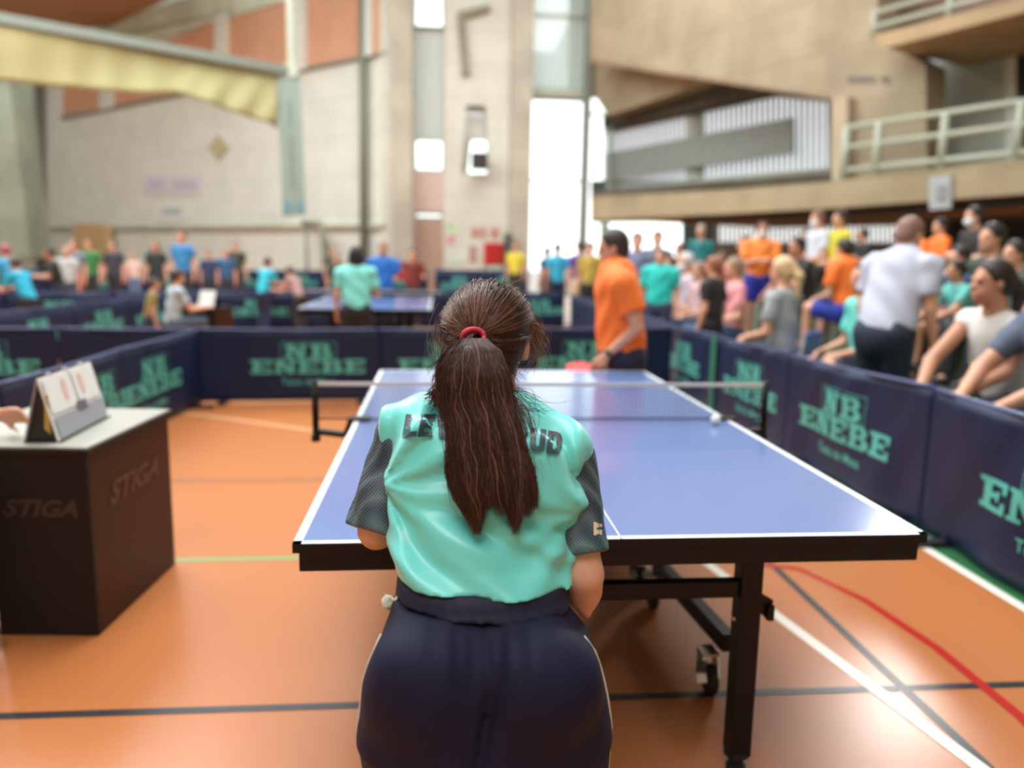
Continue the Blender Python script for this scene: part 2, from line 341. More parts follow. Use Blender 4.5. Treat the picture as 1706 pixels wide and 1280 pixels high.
a = lposter('wall_banner', 256, 339, 318, 367, mat('white_banner_cloth', (226, 230, 224)), 'white rectangular banner below the lilac one on the left wall', 'banner')
P, o = lpoly([(270, 358), (302, 357), (302, 347), (270, 348)], .08, .02); mb = MB(); mb.prism(P, o); mb.build('printed_line', mat('grey_print', (176, 190, 186)), a)
mb = MB(); P = [wl(362+math.sin(t)*r, 246-math.cos(t)*r*1.25, .12) for t, r in [(i*pi/4, 17 if i % 2 == 0 else 11) for i in range(8)]]
mb.prism(P, -LN*.1); tag(mb.build('wall_emblem', mat('tan_emblem', (188, 178, 140))), 'tan diamond emblem on the pale left wall', 'emblem')
mb = MB(); P, o = lpoly([(124, 372), (176, 374), (182, 436), (120, 436)], .5, .3); mb.prism(P, o)
tag(mb.build('plywood_board', mat('plywood', (206, 174, 124), var=.08)), 'tan plywood board leaning at the left wall behind the spectators', 'board')
# stair handrail near the wall
mb = MB(); mb.tube([wl(505, 372, .9), wl(532, 372, .9), wl(552, 432, .9)], .11, 10)
h = tag(mb.build('handrail', mat('olive_rail', (132, 134, 112), rough=.5), smooth=True), 'olive handrail stepping down beside the grey hanging banner', 'handrail')
for x, y in ((510, 372), (538, 390)):
    q = wl(x, y, .9); mb = MB(); mb.tube([(q[0], q[1], q[2]), (q[0], q[1], 0)], .06, 8); mb.build('post', steel_grey, h, smooth=True)
# roof soffit seen at the top left
zt = float(wl(180, 45)[2])
mb = MB(); q = [at_z(*p, zt) for p in ((-120, 60), (180, 45), (330, -24), (300, -220), (-120, -220))]
mb.prism(q, (0, 0, .4)); struct('ceiling', mb, mat('brown_soffit', (176, 140, 106), rough=.9, var=.08, vscale=.3))

# ------------------------------------------------------------------ yellow divider curtain, its rail and the hanging grey banner
R0 = at_z(-160, 2, 6.0); R1 = at_z(486, 119, 6.0); rd = (R1-R0); rl = np.linalg.norm(rd); rd /= rl; rn = np.array([rd[1], -rd[0], 0]);
if np.dot(CAM-R0, rn) < 0: rn = -rn
mb = MB(); mb.bar(R0, R1, .2, .2)
ra = tag(mb.build('curtain_rail', mat('grey_beam_paint', (120, 126, 114), rough=.5)), 'long grey overhead beam carrying the yellow curtain', 'beam')
mb = MB(); q = at_pl(490, 105, R1, rn); mb.tube([R1, R1+np.array([0, 0, 4.0])], .1, 10); mb.box(tuple(R1-.16), tuple(R1+.16)); mb.build('hanger_rod', pale_steel, ra)
def curtain_bottom(px):
    pts = [(-160, 118), (0, 134), (150, 148), (240, 155), (290, 153), (330, 166), (400, 190), (462, 212)]
    for (a, b), (c, d) in zip(pts, pts[1:]):
        if px <= c: return b+(d-b)*(px-a)/(c-a)
    return 212
mb = MB(); N = 90; M_ = 10
for i in range(N+1):
    px = -160+622*i/N; t = at_pl(px, 31+(px)*.1865+6, R0, rn); b = at_pl(px, curtain_bottom(px), R0, rn)
    b = np.array([t[0], t[1], b[2]])
    for j in range(M_+1):
        s = j/M_; w = .05*s*sin(i*.55+1.1*sin(i*.13))+.10*s*max(0, (i-62)/28)*sin(i*.9+s*5)+.05*sin(s*3+i*.06)
        mb.v.append(tuple(t+(b-t)*s+rn*(w-.06)))
for i in range(N):
    for j in range(M_):
        a = i*(M_+1)+j; mb.f.append((a, a+1, a+M_+2, a+M_+1)); mb.m.append(0)
cu = mb.build('divider_curtain', mat('yellow_tarpaulin', (160, 154, 104), rough=.6, var=.04, vscale=.6, sheen=.2), smooth=True)
s = cu.modifiers.new('thick', 'SOLIDIFY'); s.thickness = .03
tag(cu, 'yellow tarpaulin curtain gathered under the grey overhead beam', 'curtain')
bn = np.array([.25, -1, 0]); bn /= np.linalg.norm(bn); bp0 = R1+np.array([.1, -.1, 0])
def hb(px, py, off=0): return at_pl(px, py, bp0+bn*off, bn)
mb = MB(); mb.prism([hb(462, 128), hb(500, 118), hb(510, 358), hb(471, 362)], -bn*.03)
hbn = tag(mb.build('hanging_banner', mat('grey_green_cloth', (136, 150, 138), rough=.8, var=.03), bevel=0), 'tall narrow grey green banner hanging from the end of the beam', 'banner')
mb = MB()
for i in range(16):
    y = 168+i*9.3
    if i in (5,): continue
    x = 480+(i*9.3)/22.; w = 3+rng.random()*3
    mb.prism([hb(x, y, .02), hb(x+w, y, .02), hb(x+w+1, y+6, .02), hb(x, y+6, .02)], -bn*.01)
mb.build('lettering', mat('grey_blue_print', (112, 134, 128)), hbn)
mb = MB()
for x in (474, 494):
    for dx, dy, w, h in ((0, 0, 4, 19), (7, 0, 5, 19), (3, 7, 6, 4)):
        mb.prism([hb(x+dx, 336+dy, .02), hb(x+dx+w, 336+dy, .02), hb(x+dx+w, 336+dy+h, .02), hb(x+dx, 336+dy+h, .02)], -bn*.01)
mb.build('emblem', mat('teal_print', (96, 150, 164)), hbn)

# ------------------------------------------------------------------ right side: gallery over the stand
FP = np.array([10.4, 12.0, 0]); FD = np.array([-5.8, 12.0, 0]); FD /= np.linalg.norm(FD); FN = np.array([-FD[1], FD[0], 0])
if np.dot(CAM-FP, FN) < 0: FN = -FN
def gp(px, py, off=0.0): return at_pl(px, py, FP+FN*off, FN)
def gpoly(name, pts, off, th, m, **k):
    mb = MB(); mb.prism([gp(*p, off) for p in pts], -FN*th); return struct(name, mb, m, **k)
gpoly('wall_gallery', [(984, -160), (1462, -160), (1462, 60), (1542, 108), (1545, 302), (1386, 312), (1388, 161), (984, 97)], 0, .7, c_warm)
gpoly('wall_gallery_lower', [(984, 327), (1200, 316), (1400, 300), (1706, 263), (2000, 222), (2000, 285), (1706, 323), (1400, 346), (1200, 357), (984, 366)], 1.2, 8.0, concrete('slab_concrete', (166, 152, 122), board=3))
gpoly('trim_60', [(984, 97), (1388, 161), (1388, 167), (984, 104)], .06, .8, concrete('drip_edge', (150, 126, 102)))
gpoly('wall_recess', [(984, 92), (1215, 125), (1012, 193), (984, 150)], -1.2, .5, c_warm)
gpoly('wall_soffit', [(1004, 192), (1215, 122), (1345, 146), (1345, 158), (1280, 156), (1004, 214)], -2.0, .5, c_dark)  # underside whose shade is coloured in by the darker concrete
# louvred window band of the gallery
white_slat = mat('white_slat', (206, 212, 214), rough=.6); grey_slat = mat('grey_slat', (186, 190, 190), rough=.6); grey_band = mat('grey_band_panel', (150, 154, 146), rough=.7, var=.05)
ytop = lambda x: 213-(x-1008)*.2132 if x < 1280 else 155+(x-1280)*.105
ybot = lambda x: 320-(x-1008)*.092
mb = MB()
x = 1012.0
while x < 1384:
    w = 3.2+(x-1012)*.006
    mb.prism([gp(x, ybot(x), -2.6), gp(x+w, ybot(x+w), -2.6), gp(x+w, ytop(x+w), -2.6), gp(x, ytop(x), -2.6)], -FN*.03)
    x += w*1.9
lou = struct('window_8', mb, grey_slat)
for pts in ([(1006, 216), (1282, 154), (1386, 165), (1386, 170), (1282, 160), (1006, 222)], [(1006, 314), (1386, 279), (1386, 288), (1006, 323)], [(1380, 160), (1392, 160), (1392, 290), (1380, 290)], [(1146, 184), (1160, 182), (1160, 312), (1146, 313)]):
    mb = MB(); mb.prism([gp(*p, -2.5) for p in pts], -FN*.3); mb.build('frame', pale_steel, lou)
mb = MB(); mb.prism([gp(1004, 216, -2.95), gp(1282, 150, -2.95), gp(1392, 160, -2.95), gp(1392, 292, -2.95), gp(1004, 325, -2.95)], -FN*.02); mb.build('pane', tint_pane, lou)
gpoly('trim_61', [(1008, 256), (1320, 196), (1320, 254), (1008, 301)], -2.3, .12, grey_band)
gpoly('trim_62', [(1386, 160), (1412, 160), (1412, 312), (1386, 314)], .25, .8, concrete('column_concrete', (184, 166, 142)))
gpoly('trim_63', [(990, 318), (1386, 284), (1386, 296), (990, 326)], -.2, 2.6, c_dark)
# sign lettering on the gallery wall
mb = MB()
for i in range(9):
    x = 1412+i*8.0
    if i == 6: continue
    mb.prism([gp(x, 127-.05*i, .02), gp(x+5.6, 127, .02), gp(x+5.6, 138, .02), gp(x, 138, .02)], -FN*.03)
tag(mb.build('wall_lettering', mat('grey_letter', (112, 106, 100))), 'row of dark grey letters on the gallery concrete wall', 'lettering')
# balcony: grey louvred door, pale transom, dark doorway
gpoly('wall_balcony', [(1530, 60), (2000, -60), (2000, 240), (1530, 300)], -2.2, .4, concrete('balcony_back', (120, 118, 104)))
gpoly('trim_64', [(1548, 84), (1706, 36), (1760, 22), (1760, 66), (1690, 82), (1548, 108)], -1.9, .1, mat('blue_grey_panel', (216, 224, 230), rough=.5))
gd = gpoly('door_1', [(1545, 108), (1676, 80), (1676, 272), (1545, 290)], -1.8, .1, mat('grey_louvre_door', (196, 200, 188), rough=.6))
mb = MB()
for i in range(26):
    x = 1549+i*4.9; mb.prism([gp(x, 110-(x-1549)*.21, -1.78), gp(x+2.2, 110-(x-1549)*.21, -1.78), gp(x+2.2, 286-(x-1549)*.14, -1.78), gp(x, 286-(x-1549)*.14, -1.78)], FN*.05)
mb.build('slat', mat('grey_louvre_slat', (212, 216, 204), rough=.6), gd)
gpoly('trim_65', [(1674, 78), (1692, 74), (1692, 270), (1674, 273)], -1.75, .15, mat('pale_jamb', (216, 220, 206)))
gpoly('door_2', [(1692, 70), (1760, 56), (1760, 262), (1692, 270)], -1.8, .08, mat('dark_doorway', (40, 42, 40)))
# upper gallery edge with its rail
gpoly('wall_upper_gallery', [(1452, 60), (1706, -4), (1990, -76), (1990, -52), (1706, 20), (1475, 80)], 1.0, 3.4, concrete('upper_slab', (176, 152, 118), board=3))
gpoly('wall_upper_back', [(1462, -200), (2000, -300), (2000, -70), (1462, 62)], -2.4, .4, concrete('upper_back', (168, 142, 122)))
def railing(name, lab, lines, posts, off, r, rp):
    rr = empty(name, gp(lines[0][0][0], lines[0][0][1], off), 0, lab, 'railing'); M0 = Matrix.Translation(rr.location).inverted()
    for a, b in lines:
        mb = MB(); mb.tube([M0 @ Vector(gp(*a, off)), M0 @ Vector(gp(*b, off))], r, 8); mb.build('rail', pale_steel, rr, smooth=True)
    for a, b in posts:
        q0 = gp(*a, off); q1 = gp(*b, off); mb = MB(); mb.tube([M0 @ Vector((q0[0], q0[1], q0[2])), M0 @ Vector((q0[0], q0[1], q1[2]))], rp, 8); mb.build('post', pale_steel, rr, smooth=True)
railing('balcony_railing', 'pale steel railing along the lower balcony on the right', [((1410, 213), (1960, 131)), ((1410, 246), (1960, 175)), ((1410, 284), (1960, 228))],
        [((1466, 203), (1466, 296)), ((1577, 186), (1577, 282)), ((1704, 166), (1704, 262)), ((1412, 212), (1412, 300)), ((1850, 146), (1850, 245))], .9, .06, .085)
railing('gallery_railing', 'thin steel railing along the upper gallery edge at top right', [((1455, 46), (1960, -92)), ((1455, 22), (1960, -120))],
        [((1458, 20), (1458, 62)), ((1585, -14), (1585, 32)), ((1720, -52), (1720, 0))], .8, .05, .06)
gpoly('trim_70', [(1136, 357), (1400, 346), (1706, 323), (2000, 285), (2000, 306), (1706, 342), (1400, 362), (1136, 368)], .9, .3, mat('slab_shade_strip', (44, 52, 46), rough=.7))  # added dark strip standing for the shade under the slab
# notice hanging from the slab edge
mb = MB(); mb.prism([gp(1551, 296, 1.2), gp(1587, 291, 1.2), gp(1587, 347, 1.2), gp(1551, 350, 1.2)], FN*.06)
nb = tag(mb.build('row_sign', mat('grey_white_plate', (170, 174, 172))), 'grey white plate hung on the concrete slab edge of the stand', 'sign')
mb = MB(); mb.prism([gp(1561, 310, 1.26), gp(1577, 308, 1.26), gp(1577, 334, 1.26), gp(1561, 336, 1.26)], FN*.02); mb.build('marking', mat('grey_mark', (136, 142, 142)), nb)
# wall below the slab with its slatted bright windows
U = -5.0
gpoly('wall_stand_back', [(1136, 363), (1185, 360), (1185, 520), (1136, 520)], U, .3, mat('dark_green_frame', (60, 74, 66)))
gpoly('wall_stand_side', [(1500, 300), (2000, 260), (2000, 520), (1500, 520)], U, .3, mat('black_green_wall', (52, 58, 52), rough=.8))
gpoly('wall_stand_low', [(1185, 404), (1500, 404), (1500, 520), (1185, 520)], U, .3, concrete('stand_back', (150, 146, 128)))
gpoly('wall_stand_head', [(984, 300), (1500, 300), (1500, 366), (1340, 366), (1185, 369), (984, 371)], U, .3, mat('dark_green_frame', (60, 74, 66)))
mb = MB(); x = 1187.0
while x < 1500:
    mb.prism([gp(x, 406, U-.1), gp(x+4, 406, U-.1), gp(x+4, 362, U-.1), gp(x, 362, U-.1)], -FN*.03); x += 7.6
wn = struct('window_9', mb, white_slat)
mb = MB(); mb.prism([gp(1185, 406, U-.4), gp(1500, 406, U-.4), gp(1500, 360, U-.4), gp(1185, 360, U-.4)], -FN*.02); mb.build('pane', pale_pane, wn)
mb = MB(); mb.prism([gp(1000, 372, U-.1), gp(1012, 372, U-.1), gp(1012, 460, U-.1), gp(1000, 460, U-.1)], -FN*.1)
wn = struct('window_10', mb, pale_steel)
mb = MB(); mb.prism([gp(1012, 460, U-.12), gp(1136, 460, U-.12), gp(1136, 368, U-.12), gp(1012, 368, U-.12)], -FN*.02); mb.build('pane', white_pane, wn)

# unseen walls that close the hall and keep the low sky out
mb = MB(); mb.box((-30, -11.6, 9), (14.2, -.6, 9.4)); struct('ceiling_light_block', mb, c_light)  # unseen roof slab, added to darken the camera side
mb = MB(); mb.box((-30, -11.6, 0), (14.2, -11, 9)); struct('wall_front', mb, c_light)
mb = MB(); mb.box((13.6, -11, 0), (14.2, 12, 14)); struct('wall_right', mb, c_warm)
mb = MB(); mb.box((-30.6, -11.6, 0), (-30, 52, 14)); struct('wall_side', mb, c_light)
# tiers of the stand
TIER = [(3.1, .42), (3.95, .80), (4.8, 1.18), (5.65, 1.50)]
def tier(x):
    z = 0.0
    for a, b in TIER:
        if x >= a: z = b
    return z
mb = MB()
for i, (x0, z0) in enumerate(TIER):
    x1 = TIER[i+1][0] if i < 3 else 6.5
    mb.box((x0, .2, 0), (x1, (14.5, 13.5, 12, 10.5)[i], z0))
struct('wall_stand_steps', mb, concrete('stand_concrete', (124, 126, 108), board=9))

# ------------------------------------------------------------------ table tennis table
blue_top = mat('table_blue', (100, 122, 170), rough=.15, spec=.5, var=.02, vscale=2); white_edge = mat('table_line_white', (236, 238, 240), rough=.3)
black_metal = mat('black_powder_coat', (14, 11, 11), rough=.45, spec=.3); black_apron = mat('black_apron', (12, 9, 9), rough=.42, spec=.3); rubber = mat('black_rubber', (22, 22, 22), rough=.7); chrome = mat('dull_chrome', (206, 202, 196), rough=.28, metal=.9)
def tt_table(origin, label, full=True):
    t = empty('table_tennis_table', origin, 0, label, 'table')
    hw, ln, z = .7625, 2.74, .76
    for half in (0, 1):
        y0, y1 = (0, 1.3685) if half == 0 else (1.3715, 2.74)
        mb = MB(); mb.box((-hw, y0, z-.022), (hw, y1, z-.0005), 2); mb.add([(-hw, y0, z), (hw, y0, z), (hw, y1, z), (-hw, y1, z)], [(0, 1, 2, 3)], 0)
        zz = z+.0006; q = lambda a, b, c, d: mb.add([(a, b, zz), (c, b, zz), (c, d, zz), (a, d, zz)], [(0, 1, 2, 3)], 1)
        q(-hw, y0, -hw+.02, y1); q(hw-.02, y0, hw, y1); q(-.0015, y0, .0015, y1)
        e = (y0, y0+.02) if half == 0 else (y1-.02, y1); q(-hw, e[0], hw, e[1])
        mb.build('tabletop', [blue_top, white_edge, black_apron], t)
        mb = MB(); i = .012; a, b = y0+(i if half == 0 else .02), y1-(i if half else .02)
        mb.box((-hw+i, a, z-.072), (hw-i, a+.03, z-.022)); mb.box((-hw+i, b-.03, z-.072), (hw-i, b, z-.022))
        mb.box((-hw+i, a+.03, z-.072), (-hw+i+.03, b-.03, z-.022)); mb.box((hw-i-.03, a+.03, z-.072), (hw-i, b-.03, z-.022))
        mb.build('apron', black_apron, t, bevel=.003)
        yl = .21 if half == 0 else 2.53
        for sx in (-1, 1):
            mb = MB(); mb.box((sx*.405-.03, yl-.03, .05), (sx*.405+.03, yl+.03, z-.05)); lg = mb.build('leg', black_metal, t, bevel=.004)
            mb = MB(); mb.tube([(sx*.405, yl, 0), (sx*.405, yl, .012), (sx*.405, yl, .014), (sx*.405, yl, .05)], [.028, .028, .02, .02], 14); mb.tube([(sx*.405, yl, .046), (sx*.405, yl, .062)], .036, 14); mb.build('foot', rubber, lg, smooth=False)
            if full:
                mb = MB(); mb.bar((sx*.43, yl, .50), (sx*.475, yl+.02, .47), .02, .05); mb.bar((sx*.475, yl+.02, .485), (sx*.475, yl+.02, .44), .02, .05); mb.build('hook', black_metal, lg, bevel=.004)
                for dx in (-1, 1):
                    mb = MB(); mb.ball((sx*.405+dx*.032, yl, .45), .008, 8); mb.build('bolt', chrome, lg, smooth=True)
        mb = MB(); mb.box((-.375, yl-.018, .517), (.375, yl+.018, .563)); mb.build('crossbar', black_metal, t, bevel=.003)
        y0c, y1c = (.63, 1.27) if half == 0 else (2.11, 1.47)
        for sx in (-1, 1):
            mb = MB(); mb.bar((sx*.405, yl, .60), (sx*.36, yl+(.2 if half == 0 else -.2), .72), .02, .03); mb.build('strut', black_metal, t)
            mb = MB(); mb.bar((sx*.525, y0c-.02, .165), (sx*.47, y1c+(.02 if half == 0 else -.02), .165), .05, .06); mb.build('base_rail', black_metal, t, bevel=.004)
            mb = MB(); mb.box((sx*.47-.025, y1c-.025, .19), (sx*.47+.025, y1c+.025, .70)); mb.build('upright', black_metal, t, bevel=.003)
            for xc_, yc in ((sx*.5-.04, y0c), (sx*.47-.03, y1c)):
                cs = MB(); fw_ = -.03
                for e in (-1, 1): cs.prism([(xc_+e*.022, yc+.035, .128), (xc_+e*.022, yc-.035, .128), (xc_+e*.022, yc-.055, .06), (xc_+e*.022, yc-.035, .04), (xc_+e*.022, yc-.012, .045)], (e*.005, 0, 0))
                cs.box((xc_-.027, yc-.036, .128), (xc_+.027, yc+.036, .136)); cs.bar((xc_-.03, yc-.03, .115), (xc_-.05, yc-.085, .10), .034, .008); cs.bar((xc_-.05, yc-.085, .10), (xc_-.05, yc-.10, .075), .034, .006)
                cr = cs.build('caster_fork', chrome, t); cr['label'] = 'dull chrome caster fork'
                mb = MB(); X0 = xc_; Y0 = yc-.035; mb.tube([(X0-.016, Y0, .05), (X0-.012, Y0, .05), (X0+.012, Y0, .05), (X0+.016, Y0, .05)], [.044, .05, .05, .044], 24); mb.tube([(X0-.02, Y0, .05), (X0+.02, Y0, .05)], .014, 10); mb.build('wheel', rubber, cr)
    mb = MB(); mb.bar((-.445, 1.27, .32), (.445, 1.27, .32), .04, .04); mb.bar((-.445, 1.47, .32), (.445, 1.47, .32), .04, .04); mb.bar((0, 1.27, .32), (0, 1.47, .32), .04, .04); mb.build('centre_frame', black_metal, t)
    return t
net_m = mat('net_cord', (44, 48, 58), rough=.8); tape_m = mat('net_tape', (208, 204, 198), rough=.7)
def tt_net(origin, label, fine=True):
    n = empty('table_tennis_net', origin, 0, label, 'net')
    mb = MB(); st = .0125 if fine else .03; r = .0007 if fine else .0015; k = int(1.80/st)
    for i in range(k+1):
        x = -.90+1.80*i/k; mb.box((x-r, -r, .765), (x+r, r, .9))
    kk = int(.135/st)
    for j in range(kk+1):
        z = .768+.13*j/kk; mb.box((-.905, -r*.9, z-r), (.905, r*.9, z+r))
    mb.build('mesh', net_m, n)
    mb = MB(); mb.box((-.905, -.003, .897), (.905, .003, .9125)); mb.build('tape', tape_m, n)
    mb = MB(); mb.box((-.905, -.002, .763), (.905, .002, .769)); mb.build('cord', net_m, n)
    for s in (-1, 1):
        mb = MB(); mb.tube([(s*.915, 0, .70), (s*.915, 0, .918)], .013, 12); po = mb.build('post', black_metal, n, smooth=True)
        mb = MB(); mb.box((min(s*.70, s*.79), -.03, .761), (max(s*.70, s*.79), .03, .770)); mb.bar((s*.775, 0, .765), (s*.80, 0, .70), .03, .02); mb.bar((s*.80, 0, .70), (s*.915, 0, .715), .035, .02); mb.box((min(s*.70, s*.80), -.025, .672), (max(s*.70, s*.80), .025, .687)); mb.build('clamp', black_metal, po, bevel=.003)
        mb = MB(); mb.tube([(s*.74, 0, .672), (s*.74, 0, .61)], .006, 8); mb.tube([(s*.74, 0, .60), (s*.74, 0, .612)], .022, 14); mb.build('screw_knob', black_metal, po)
        mb = MB(); mb.tube([(s*.915, 0, .70), (s*.915, 0, .675)], .018, 12); mb.build('post_foot', black_metal, po, smooth=True)
    return n
tt_table((0, 0, 0), 'blue table tennis table with white edge lines in front of the girl')
tt_net((0, 1.37, 0), 'dark net with pale top tape across the nearest blue table')
mb = MB(); q = at_z(1192, 700, .78); mb.ball((0, 0, 0), .02, 20); tag(mb.build('table_tennis_ball', mat('ball_white', (222, 226, 222), rough=.5), smooth=True, loc=tuple(q)), 'white ball on the edge of the nearest table beside the net', 'ball')
_e0 = at_z(497, 515, .76); _e1 = at_z(708, 515, .76); T2 = ((_e0[0]+_e1[0])/2+.02, (_e0[1]+_e1[1])/2, 0)
tt_table(T2, 'smaller looking blue table behind the far barrier where the black haired player stands', False)
tt_net((T2[0], T2[1]+1.37, 0), 'net on the second blue table behind the barrier', False)

# ------------------------------------------------------------------ lettered barriers
navy = mat('navy_barrier_cloth', (13, 30, 64), rough=.5, spec=.35, var=.08, vscale=3); rail_m = mat('barrier_top_hem', (54, 66, 108), rough=.45); teal = mat('teal_lettering', (84, 178, 164), rough=.55); foot_m = mat('barrier_foot', (34, 34, 42), rough=.5)
def rect(a, b, c, d): return [(a, b), (c, b), (c, d), (a, d)]
GLYPH = {
 'E': [rect(0, 0, .95, .17), rect(0, .83, .95, 1), rect(.13, .17, .4, .83), rect(.4, .42, .66, .58), rect(.6, .34, .7, .66), rect(.8, .17, .95, .36), rect(.8, .64, .95, .83)],
 'N': [rect(0, 0, .42, .13), rect(0, .87, .32, 1), rect(.6, .87, 1, 1), rect(.11, .13, .3, .87), rect(.72, 0, .9, .87), [(.11, 1), (.40, 1), (.9, 0), (.64, 0)]],
 'B': [rect(0, 0, .8, .15), rect(0, .85, .75, 1), rect(.13, .15, .4, .85), rect(.4, .44, .78, .58), [(.62, .58), (.78, .54), (.9, .66), (.9, .8), (.75, 1), (.62, .85)], [(.66, .15), (.8, 0), (.98, .14), (.98, .36), (.8, .5), (.66, .44)]]}
_tag_v, _tag_f = text_mesh('Tenis de Mesa', .085, .001)
def barrier(p0, p1, h, label, group, logo=True, cx=None, h1=None, wav=.010, name='barrier', parts='full', seed=0):
    """one cloth panel from p0 (its left end as read) to p1; letters on the side facing the reader"""
    h1 = h if h1 is None else h1
    p0 = Vector((p0[0], p0[1], 0)); p1 = Vector((p1[0], p1[1], 0)); L = (p1-p0).length; rz = math.atan2(p1.y-p0.y, p1.x-p0.x)
    b = empty(name, p0, rz, label, 'barrier', group); rs = random.Random(seed); ph = [rs.random()*6 for _ in range(4)]
    # local x along, z up, reader on the -y side
    dis = lambda x, z: wav*(sin(x*5+ph[0]+z*3)*.6+sin(x*11+ph[1]-z*6)*.35+sin((x-z*.8)*17+ph[2])*.3*z/h)*min(1, 6*x/L, 6*(L-x)/L)
    hh = lambda x: h+(h1-h)*x/L-.008*sin(pi*x/L)
    nx, nz = (36, 12) if parts == 'full' else (14, 5); mb = MB()
    for i in range(nx+1):
        for j in range(nz+1):
            x = L*i/nx; z = .02+(hh(x)-.03)*j/nz; mb.v.append((x, dis(x, z), z))
    for i in range(nx):
        for j in range(nz):
            a = i*(nz+1)+j; mb.f.append((a, a+1, a+nz+2, a+nz+1)); mb.m.append(0)
    cl = mb.build('cloth', navy, b, smooth=True); s = cl.modifiers.new('t', 'SOLIDIFY'); s.thickness = .006; s.offset = 0
    mb = MB(); mb.tube([(L*i/10, 0, hh(L*i/10)-.008) for i in range(11)], .013, 8); mb.build('top_hem', rail_m, b, smooth=True)
    for x in (.12*L, .88*L):
        mb = MB(); mb.box((x-.03, -.16, 0), (x+.03, .16, .03)); mb.box((x-.012, .008, .03), (x+.012, .022, h*.96)); mb.build('foot', foot_m, b)
    if logo:
        c = L/2 if cx is None else cx; sub = 2 if parts == 'full' else 1
        def put(mb, polys, x0, z0, w, hgt):
            for pl in polys: mb.add([(x0+a*w, 0, z0+d*hgt) for a, d in pl], [tuple(range(len(pl)))])
        def lift(o, e=.009):
            bm = bmesh.new(); bm.from_mesh(o.data); bmesh.ops.subdivide_edges(bm, edges=bm.edges, cuts=sub); bmesh.ops.triangulate(bm, faces=bm.faces)
            for v in bm.verts: v.co.y = dis(v.co.x, v.co.z)-e
            bm.to_mesh(o.data); bm.free()
        k = h/.72; w = .205
        mb = MB()
        for i, ch in enumerate('ENEBE'): put(mb, GLYPH[ch], c-.53+i*.214, .285*k, w, .135*k)
        put(mb, GLYPH['N'], c-.215, .435*k, .205, .135*k); put(mb, GLYPH['B'], c+.015, .435*k, .205, .135*k)
        if parts == 'full':
            for r_ in (rect(c-.25, .425*k, c+.26, .430*k), rect(c-.25, .585*k, c+.26, .590*k), rect(c-.25, .43*k, c-.245, .585*k), rect(c+.255, .43*k, c+.26, .585*k)): put(mb, [r_], 0, 0, 1, 1)
        lift(mb.build('lettering', teal, b))
        if parts == 'full':
            mb = MB(); mb.add([(c+v[0], 0, .175*k+v[1]) for v in _tag_v], _tag_f); o = mb.build('tagline', teal, b); sub = 0; lift(o)
    return b
g1 = 'barriers along the right side of the court'
XR = 2.05
rp = [(-.9, .79, .79), (.55, .79, .79), (2.05, .78, .79), (3.62, .755, .775), (5.1, .725, .745), (6.8, .70, .72), (8.3, .70, .70), (9.9, .70, .70), (11.5, .70, .70), (13.2, .70, .70)]
names = ['nearest navy barrier panel on the right, mostly outside the frame', 'navy barrier panel on the right cut by the frame edge', 'navy barrier panel right of the table with large readable teal letters', 'navy barrier panel directly behind the right net post',
         'navy barrier panel on the right side beyond the green strap', 'short dark navy barrier panel behind the orange shirted man', 'navy side barrier panel just beyond the far right corner', 'farther navy side barrier panel beside the second court', 'last navy side barrier panel in front of the cyan shirt']
xs = lambda y: XR+max(0, .06*(1-abs(y-2.0)))
for i in range(9):
    y0, y1 = rp[i][0], rp[i+1][0]
    barrier((xs(y1), y1-.002), (xs(y0), y0+.002), rp[i+1][1], names[i], g1, logo=(i < 5), h1=rp[i][2], wav=.022 if i < 4 else .01, parts='full' if i < 5 else 'low', seed=i, cx={2: .72, 3: .76, 4: .7, 1: .98}.get(i))
mb = MB(); q = at_x(1203, 600, 2.0); mb.box((2.018, 5.09, .05), (2.026, 5.19, .72)); tag(mb.build('green_strap', mat('green_strap', (44, 120, 96), rough=.6)), 'green vertical strap covering a joint of the right barriers', 'strap')
g2 = 'barriers across the far end of the court'
fb = [(-2.63, 5.735), (-.98, 5.86), (.40, 6.06), (1.98, 6.3)]
for i, lab in enumerate(('navy end barrier panel left of the girl, letters fully readable', 'navy end barrier panel half hidden behind the girl\'s head', 'navy end barrier panel behind the orange shirted man\'s racket')):
    barrier(fb[i], fb[i+1], .70, lab, g2, cx=(.98, .69, .67)[i], seed=20+i, wav=.006)
barrier((-3.84, 5.70), (-2.66, 5.73), .70, 'plain navy end barrier panel of the neighbouring court, touching the corner', 'barriers of the neighbouring court', logo=False, seed=30)
barrier((-5.25, 5.66), (-3.85, 5.70), .70, 'navy end barrier panel at the left frame edge behind the score sheet', 'barriers of the neighbouring court', cx=.72, seed=31)
g3 = 'barriers between the umpire desk and the next court'
lp = [(-2.73, .9), (-2.72, 2.55), (-2.69, 4.1), (-2.60, 5.70)]
for i, lab in enumerate(('navy side barrier panel behind the umpire desk, mostly outside the frame', 'navy side barrier panel right behind the score sheet', 'navy side barrier panel leading into the far left corner')):
    barrier(lp[i], lp[i+1], .71, lab, g3, cx=(None, 1.15, .55)[i], seed=40+i)
